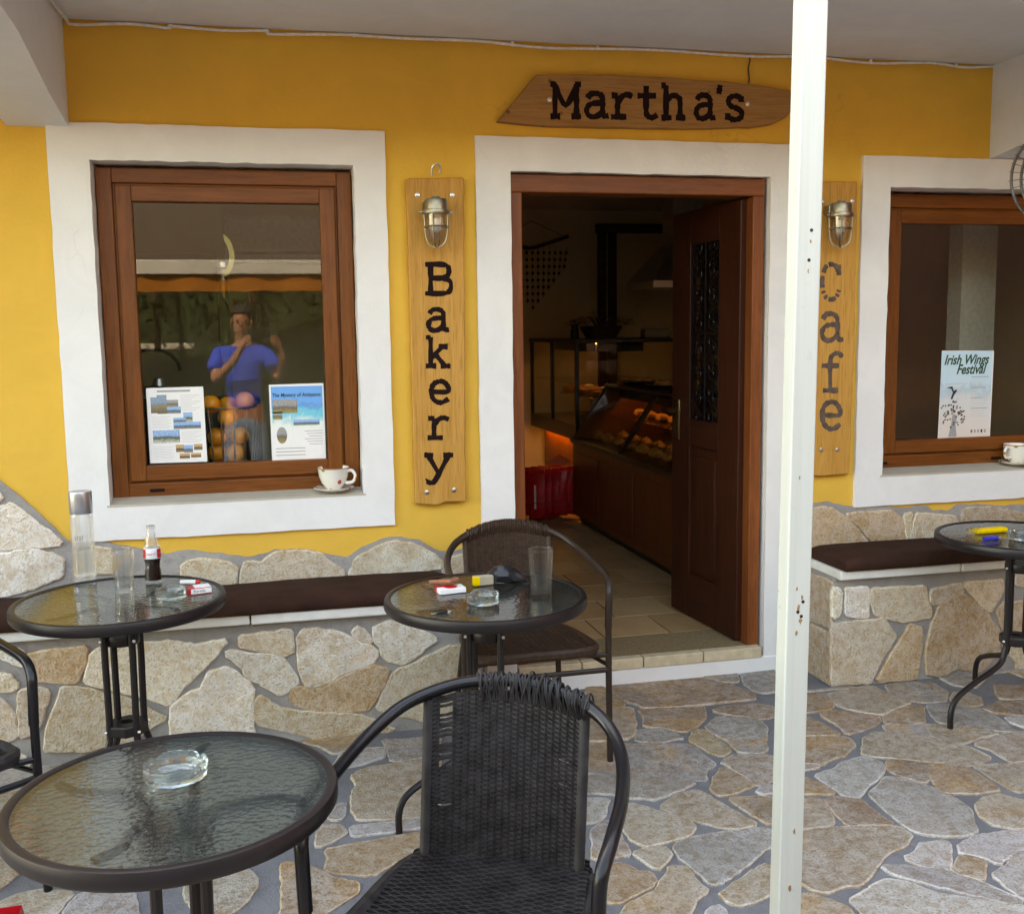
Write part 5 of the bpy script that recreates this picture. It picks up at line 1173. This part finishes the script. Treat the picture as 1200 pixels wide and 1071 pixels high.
# red snack bags on a wire rack
t = thing('wire_rack', 'low wire rack holding red snack bags by the aisle', 'rack', (2.06, 3.30, .12)); mb = MB()
for z in (.02, .16):
    mb.tube([(-.17, -.09, z), (.27, -.09, z), (.27, .42, z), (-.17, .42, z)], .003, 5, closed=True)
for x, y in ((-.17, -.09), (.27, -.09), (.27, .42), (-.17, .42)): mb.tube([(x, y, 0), (x, y, .16)], .003, 5)
mb.build('frame', 'black_metal', t, True); MB().prism([(0, .0), (.13, .05), (.02, .11), (-.08, .05)], lambda u, v, d: (u+.15, d+.3, v+.36), 0, .004).build('price_card', 'terracotta', t); MB().tube([(.16, .3, .02), (.16, .3, .40)], .003, 5).build('card_stick', 'black_metal', t)
for k in range(9):
    vs = []; S = 7; 
    for i in range(S+1):
        u = i/S
        for s in (-1, 1):
            for j in range(5):
                w_ = j/4; bul = math.sin(math.pi*u)**.6*math.sin(math.pi*w_)**.6*.035; vs.append((-.065+.13*w_+rn.uniform(-.004, .004), s*bul*.8, .36*u))
    fs = [(i*10+o+j, i*10+o+j+1, (i+1)*10+o+j+1, (i+1)*10+o+j) for i in range(S) for o in (0, 5) for j in range(4)]
    o = thing('snack_bag', 'shiny red snack bag standing in the wire rack', 'snack bag', (1.965+(k % 5)*.068, 3.30+(k % 5)*.035+(k//5)*.14, .145), R(-38)+rn.uniform(-.12, .12), 'red snack bags in the rack'); MB().add(vs, fs).build('pouch', 'red_foil', o, True); MB().box((-.068, -.004, .345), (.068, .004, .375), .002).build('seal', 'red_plastic', o)
    MB().box((-.008, -.0300, .08), (.008, -.0285, .26), .0005).build('label', 'pale_print', o)
# hanging mobile
t = thing('hanging_mobile', 'driftwood branch hung with strings of shells on the back wall', 'mobile', (2.36, RY1-.06, 2.30)); k = 1.28
MB().tube(smooth_path([(-.27*k, 0, .03), (-.16*k, 0, .02), (-.02*k, 0, -.02), (.1*k, 0, .02), (.20*k, 0, .06), (.26*k, 0, .085)], 4), .016, 8).build('branch', 'drift_wood', t, True)
MB().tube([(-.25*k, 0, .03), (0, .02, .22), (.24*k, 0, .08)], .003, 4).build('cord', 'drift_wood', t)
mb = MB(); mb2 = MB()
for j in range(13):
    x = (-.25+.5*j/12)*k; L = .46*(1-abs(j-6)/7.5)+.12; mb.tube([(x, 0, .0), (x*.9, 0, -L)], .0016, 4)
    for q in range(int(L/.06)): mb2.ball((x*(1-.1*(q+1)*.06/L), -.004, -(q+1)*.06), .014, 6, (1, .5, 1.2))
mb.build('strings', 'drift_wood', t); tag(mb2.build('shells', 'brown_print', t, True), kind='stuff')
# cooker hood and curtain trim
t = thing('cooker_hood', 'steel cooker hood above the back counter', 'hood', (3.15, 3.35, 1.86)); MB().add([(-.35, -.3, 0), (.35, -.3, 0), (.35, .3, 0), (-.35, .3, 0), (-.35, -.3, .05), (.35, -.3, .05), (.35, .3, .05), (-.35, .3, .05), (-.12, -.1, .34), (.12, -.1, .34), (.12, .12, .34), (-.12, .12, .34)], [(3, 2, 1, 0)]+[(i, (i+1) % 4, 4+(i+1) % 4, 4+i) for i in range(4)]+[(4+i, 4+(i+1) % 4, 8+(i+1) % 4, 8+i) for i in range(4)]).build('canopy', 'steel', t); MB().box((-.12, -.1, .34), (.12, .12, .758), .003).build('duct', 'steel', t)
t = thing('doorway_trim', 'wooden trim of the inner doorway on the back wall', 'trim', (2.98, RY1-.03, .12)); 
for x in (0, .10): MB().box((x, -.03, 0), (x+.07, .028, 2.30), .008).build('post', 'drift_wood', t)
MB().box((-.02, -.04, 2.30), (1.2, .027, 2.38), .008).build('lintel', 'drift_wood', t)
# behind the left window
t = thing('fruit_basket', 'wire basket of oranges standing behind the left window', 'basket', (-.155, .33, .86)); mb = MB(); n_ = 14
for j in range(n_):
    a = j*2*math.pi/n_; mb.tube([(.085*math.cos(a), .085*math.sin(a), .02), (.125*math.cos(a), .125*math.sin(a), .40)], .0038, 6)
for z, q in ((.02, .085), (.14, .0975), (.40, .125)): mb.tube([(q*math.cos(a*math.pi/12), q*math.sin(a*math.pi/12), z) for a in range(24)], .004, 6, closed=True)
mb.build('wires', 'steel', t, True); MB().lathe([(0, 0), (.10, 0), (.10, .02), (0, .02)], 20).build('base', 'black_metal', t, 40)
om = MB().ball((0, 0, 0), .041, 16, (1, 1, .95)).mesh('orange', 'orange_peel', True); sm_ = MB().lathe([(0, .002), (.005, .001), (.006, -.002)], 8).mesh('stem', 'hedge_leaf', True)
for x, y, z in [(.045*math.cos(a+l*.5), .045*math.sin(a+l*.5), .065+l*.070) for l in range(4) for a in (0, 2.1, 4.2)]+[(-.055, -.05, .415), (.06, -.045, .425), (.0, .06, .40), (.0, -.072, .36)]:
    r_ = thing('orange', 'ripe orange heaped in the wire basket behind the glass', 'orange', (-.155+x*1.2, .33+y*1.2, .86+z), 0, 'oranges in the wire basket'); o = bpy.data.objects.new('peel', om); COL.objects.link(o); o.parent = r_; s2 = bpy.data.objects.new('stem', sm_); COL.objects.link(s2); s2.parent = r_; s2.location = (0, 0, .039)
t = thing('juice_press', 'dark juicing machine with glass tube behind the oranges', 'juicer', (-.16, .62, .86)); MB().box((-.14, -.12, 0), (.14, .12, .42), .02).build('body', 'black_paint', t); MB().lathe([(.022, .42), (.022, 1.0), (.019, 1.0), (.019, .42)], 16, closed=True).build('tube', 'case_glass', t, True); MB().lathe([(0, 1.0), (.03, 1.0), (.03, 1.02), (0, 1.02)], 16).build('cap', 'steel', t, 40)
part(MB().box((-1.45, .26, .80), (.60, .95, .86), .005), 'window_counter', 'counter_wood')
t = thing('storage_jar', 'dark lidded storage jar behind the photo flyer', 'jar', (-.44, .45, .86)); MB().lathe([(0, 0), (.09, 0), (.11, .02), (.11, .40), (.09, .44), (0, .44)], 20).build('body', 'brown_metal', t, 40); MB().lathe([(0, .44), (.10, .44), (.10, .47), (.03, .49), (.02, .52), (0, .525)], 20).build('lid', 'steel', t, 40)
t = thing('crescent_moon_ornament', 'yellow crescent moon ornament hanging inside the left window', 'ornament', (-.145, .45, 1.90)); P = [(.12*math.sin(a)-.07, .13*math.cos(a)) for a in [R(20+i*14) for i in range(11)]]+[(.085*math.sin(a)-.075, .10*math.cos(a)) for a in [R(155-i*13) for i in range(10)]]
MB().prism(P, lambda u, v, d: (u*.55+.015, d, v*.75), -.006, .006).build('moon', 'moon', t); MB().tube([(-.02, 0, .12), (-.02, 0, .75)], .001, 4).build('thread', 'cream', t)
t = thing('air_conditioner', 'white wall air conditioner inside the left room', 'air conditioner', (.22, 2.3, 1.98)); MB().box((-.42, -.1, 0), (.42, .1, .28), .03).build('case', 'white_plastic', t); MB().box((-.38, -.104, .05), (.38, -.09, .065)).build('vent', 'dark_print', t)
part(MB().box((-1.45, 2.42, .12), (.62, 2.48, RZ-.002)), 'interior_wall', 'room_plaster')
t = thing('wall_panel', 'tan printed board leaning on the inner wall of the left room', 'board', (-.55, 2.38, .9)); MB().box((-.42, -.02, 0), (.30, .02, 1.15), .004).build('board', 'tan_board', t); MB().tube([(-.1+.16*math.cos(a*.4), -.024, .45+.13*math.sin(a*.4)) for a in range(13)], .012, 6, flat=(1, .2)).build('print', 'brown_print', t)
# behind the right window
t = thing('shelf_unit', 'dark shelf with crockery inside the right window', 'shelf', (3.2, 1.6, .12)); 
for z in (.78, 1.15, 1.50): MB().box((-.6, -.14, z), (.35, .14, z+.025), .003).build('board', 'drift_wood', t)
for x in (-.6, .33): MB().box((x, -.14, 0), (x+.025, .14, 1.9), .003).build('side', 'drift_wood', t)
for k in range(7):
    t2 = thing('stacked_plates', 'stack of white plates on the dark shelf inside the right window', 'plates', (2.72+(k % 4)*.22, 1.58, .12+(.805 if k < 4 else 1.175)), 0, 'plates on the inner shelf')
    for i in range(4): MB().lathe([(0, .002+i*.012), (.05, .002+i*.012), (.085, .012+i*.012), (.086, .015+i*.012), (.05, .008+i*.012), (0, .008+i*.012)], 18).build('plate', 'white_plastic', t2, True)
part(MB().box((2.62, .26, .76), (4.2, .62, .84), .005), 'window_counter', 'drift_wood')
for k in range(5):
    t2 = thing('bread_roll', 'pale bread roll lying on the counter behind the right window', 'bread', (2.83+k*.13, .42+.05*(k % 2), .84), k*.7, 'bread rolls behind the right window'); MB().ball((0, 0, .035), .06, 12, (1.2, .8, .6)).build('crust', 'bread_bag', t2, True); MB().tube([(-.04, 0, .069), (.04, 0, .069)], .006, 6).build('score', 'cream', t2, True)

# ================================================================== STREET SIDE (behind the camera, seen in the panes)
t = thing('awning', 'tan awning across the lane with white bar and orange valance', 'awning', (0, -5.6, 2.10))
mb = MB(); n_ = 24; vs = []
for i in range(n_+1):
    x = -7+12*i/n_
    for j in range(7): v = j/6; vs.append((x, -v*2.6, .12+v*1.0-.05*math.sin(math.pi*v)+.006*math.sin(x*7)*v))
mb.add(vs, [(i*7+j, i*7+j+1, (i+1)*7+j+1, (i+1)*7+j) for i in range(n_) for j in range(6)]); mb.build('canopy', 'awning_tan', t, True)
MB().box((-7, -.04, 0), (5, .04, .13), .01).build('front_bar', 'awning_white', t); mb = MB(); vs = []
for i in range(121):
    x = -7+i*.1; w_ = .012*math.sin(i*1.3)
    vs += [(x, w_, 0), (x, w_*2, -.15-.004*math.cos(i*2.1))]
mb.add(vs, [(2*i, 2*i+2, 2*i+3, 2*i+1) for i in range(120)]); mb.build('valance', 'awning_orange', t, True)
for x in (-6.9, 4.9): MB().tube([(x, 0, 0), (x, 0, -2.23)], .025, 8).build('support', 'awning_white', t, True)
mb = MB(); rn = random.Random(12)
for k in range(22000):
    x = rn.uniform(-14, 20); z = rn.random()**.8*4.1; y = abs(rn.gauss(0, .35)); s_ = rn.uniform(.025, .06)
    d1 = V3(rn.uniform(-1, 1), rn.uniform(-1, 1), rn.uniform(-1, 1)).normalized()*s_; d2 = d1.orthogonal().normalized()*s_*.5; c = V3(x, y+.25*math.sin(x*1.3), z+.3*math.sin(x*1.7)*z/4.1)
    mb.add([c-d1, c+d2, c+d1, c-d2], [(0, 1, 2, 3)])
t = thing('hedge', 'tall dark evergreen hedge across the lane', 'hedge', (0, -9.3, -.13)); tag(mb.build('foliage', 'hedge_leaf', t), kind='stuff')
mb = MB(); vs = []
for i in range(69):
    x = -14+i*.5; vs += [(x, -.25+.25*math.sin(x*1.3), 0), (x, -.35+.25*math.sin(x*1.3), 3.75+.3*math.sin(x*1.7)+rn.uniform(-.2, .2))]
mb.add(vs, [(2*i, 2*i+2, 2*i+3, 2*i+1) for i in range(68)]); mb.build('inner_growth', 'hedge_leaf', t)
for k in range(30): MB().tube([(-14+k*1.15, 0, 0), (-14+k*1.15+.1, .05, 1.8), (-14+k*1.15, 0, 3.4)], [.06, .04, .01], 6).build('stem', 'bark', t)
t = thing('lane_wall', 'low brick wall behind the hedge across the lane', 'wall', (0, -10.0, -.13)); MB().box((-10, -.15, 0), (10, .15, 1.5), .01).build('brickwork', 'brick', t); MB().box((-10, -.19, 1.5), (10, .19, 1.58), .01).build('coping', 'cap_stone', t)

# ================================================================== THE PHOTOGRAPHER (mirrored in the left pane)
def skin_mesh(name, mat, parent, nodes, edges, sub=2, root=0):
    me = bpy.data.meshes.new(name); me.from_pydata([n_[0] for n_ in nodes], edges, []); o = bpy.data.objects.new(name, me); COL.objects.link(o); o.parent = parent
    md = o.modifiers.new('skin', 'SKIN'); md.use_smooth_shade = True
    sv = me.skin_vertices[0].data
    for i, n_ in enumerate(nodes): r_ = n_[1]; sv[i].radius = r_ if isinstance(r_, tuple) else (r_, r_); sv[i].use_root = (i == root)
    s2 = o.modifiers.new('sub', 'SUBSURF'); s2.levels = sub; s2.render_levels = sub
    dg = bpy.context.evaluated_depsgraph_get(); m2 = bpy.data.meshes.new_from_object(o.evaluated_get(dg)); o.modifiers.clear(); o.data = m2; m2.materials.clear(); m2.materials.append(M(mat)); m2.polygons.foreach_set('use_smooth', [True]*len(m2.polygons)); return o
GP = -.13+.04
pr_ = thing('person', 'person in a blue polo shirt and jeans raising a phone with both hands', 'person', (-.165, -4.66, gz(-4.66)))
pr_.scale = (1.03, 1.0, 1.05); zf = .09                                             # heights are measured above the paving
B_ = [((0,0,.95),(.13,.10)),((0,0,1.12),(.125,.09)),((0,.0,1.30),(.15,.10)),((0,.0,1.42),(.11,.08)),((0,.01,1.50),(.055,.055)),((0,.03,1.58),(.062,.068)),((0,.035,1.66),(.074,.088)),((0,.03,1.74),(.066,.078)),((0,.02,1.785),(.03,.035)),
 ((-.18,0,1.40),(.055,.055)),((-.225,.12,1.20),(.043,.043)),((-.06,.29,1.37),(.034,.034)),((.020,.345,1.510),(.026,.022)),
 ((.18,0,1.40),(.055,.055)),((.300,.10,1.20),(.043,.043)),((.310,.29,1.37),(.034,.034)),((.278,.345,1.510),(.026,.022)),
 ((-.09,0,.90),(.09,.09)),((-.11,.01,.50),(.058,.058)),((-.12,0,.09),(.042,.042)),((-.13,.13,.03),(.040,.03)),
 ((.09,0,.90),(.09,.09)),((.11,.01,.50),(.058,.058)),((.12,0,.09),(.042,.042)),((.13,.13,.03),(.040,.03))]
E_ = [(0,1),(1,2),(2,3),(3,4),(4,5),(5,6),(6,7),(7,8),(3,9),(9,10),(10,11),(11,12),(3,13),(13,14),(14,15),(15,16),(0,17),(17,18),(18,19),(19,20),(0,21),(21,22),(22,23),(23,24)]
for sgn, wi, bx_ in ((-1, 12, .020), (1, 16, .278)):  # five fingers closing on the phone
    for f in range(5):
        zb = 1.510+.05-(f*.022) if f else 1.495; i0 = len(B_)
        if f: pts = [(bx_-sgn*.004, .36, zb+.01), (bx_-sgn*.02, .388, zb+.012), (bx_-sgn*(.055 if f < 4 else .045), .392, zb+.012)]
        else: pts = [(bx_-sgn*.01, .345, zb-.01), (bx_-sgn*.035, .350, zb+.004), (bx_-sgn*.055, .352, zb+.016)]
        B_ += [(p, .0085) for p in pts]; E_ += [(wi, i0), (i0, i0+1), (i0+1, i0+2)]
body = skin_mesh('body', 'skin', pr_, B_, E_, 2)
SH = [((0,0,.92),(.155,.125)),((0,0,1.12),(.15,.115)),((0,0,1.30),(.172,.122)),((0,0,1.425),(.125,.095)),((-.185,0,1.405),(.078,.078)),((-.238,.075,1.27),(.068,.068)),((.185,0,1.405),(.078,.078)),((.262,.075,1.27),(.068,.068)),((0,.008,1.475),(.075,.07))]
skin_mesh('polo_shirt', 'blue_shirt', pr_, SH, [(0,1),(1,2),(2,3),(3,4),(4,5),(3,6),(6,7),(3,8)], 2)
TR = [((0,0,.99),(.145,.115)),((0,0,.90),(.15,.12)),((-.09,0,.84),(.105,.105)),((-.112,.01,.5),(.078,.078)),((-.12,0,.12),(.062,.062)),((.09,0,.84),(.105,.105)),((.112,.01,.5),(.078,.078)),((.12,0,.12),(.062,.062))]
skin_mesh('jeans', 'jeans', pr_, TR, [(0,1),(1,2),(2,3),(3,4),(1,5),(5,6),(6,7)], 2)
mb = MB()
for s in (-1, 1): mb.ball((s*.125, .055, .045), .05, 12, (.9, 2.3, .85))
for i in range(len(mb.v)): x, y, z = mb.v[i]; mb.v[i] = (x, y, max(z, .002))
mb.build('shoes', 'shoe', pr_, True)
mb = MB().ball((0, .020, 1.728), .094, 18, (.90, 1.12, .85)); mb.v = [(x, y, z) if not (y > .03 and z < 1.728) else (x*.9, .02, max(z, 1.66)) for x, y, z in mb.v]; mb.build('hair', 'hair', pr_, True)
mb = MB().add([(-.014, .108, 1.635), (.014, .108, 1.635), (0, .135, 1.640), (0, .110, 1.69)], [(0, 1, 2), (0, 2, 3), (1, 3, 2)]); mb.build('nose', 'skin', pr_, True)
for s in (-1, 1):
    MB().ball((s*.032, .112, 1.675), .011, 10).build('eye', 'dark_print', pr_, True); MB().ball((s*.078, .03, 1.66), .028, 10, (.35, .7, 1.1)).build('ear', 'skin', pr_, True)
MB().ball((0, .112, 1.605), .022, 10, (1.1, .3, .3)).build('mouth', 'terracotta', pr_, True)
t = thing('mobile_phone', 'black phone held sideways in the hands of the person', 'phone', (-.015, -4.315, CAM_H-.008)); MB().box((-.075, -.004, -.036), (.075, .004, .036), .003).build('body', 'black_paint', t)
MB().lathe([(0, 0), (.007, 0), (.007, .0015), (0, .0015)], 14).xf(Matrix.Rotation(R(-90), 4, 'X')).build('lens', 'steel', t, loc=(.015, .0041, .008))
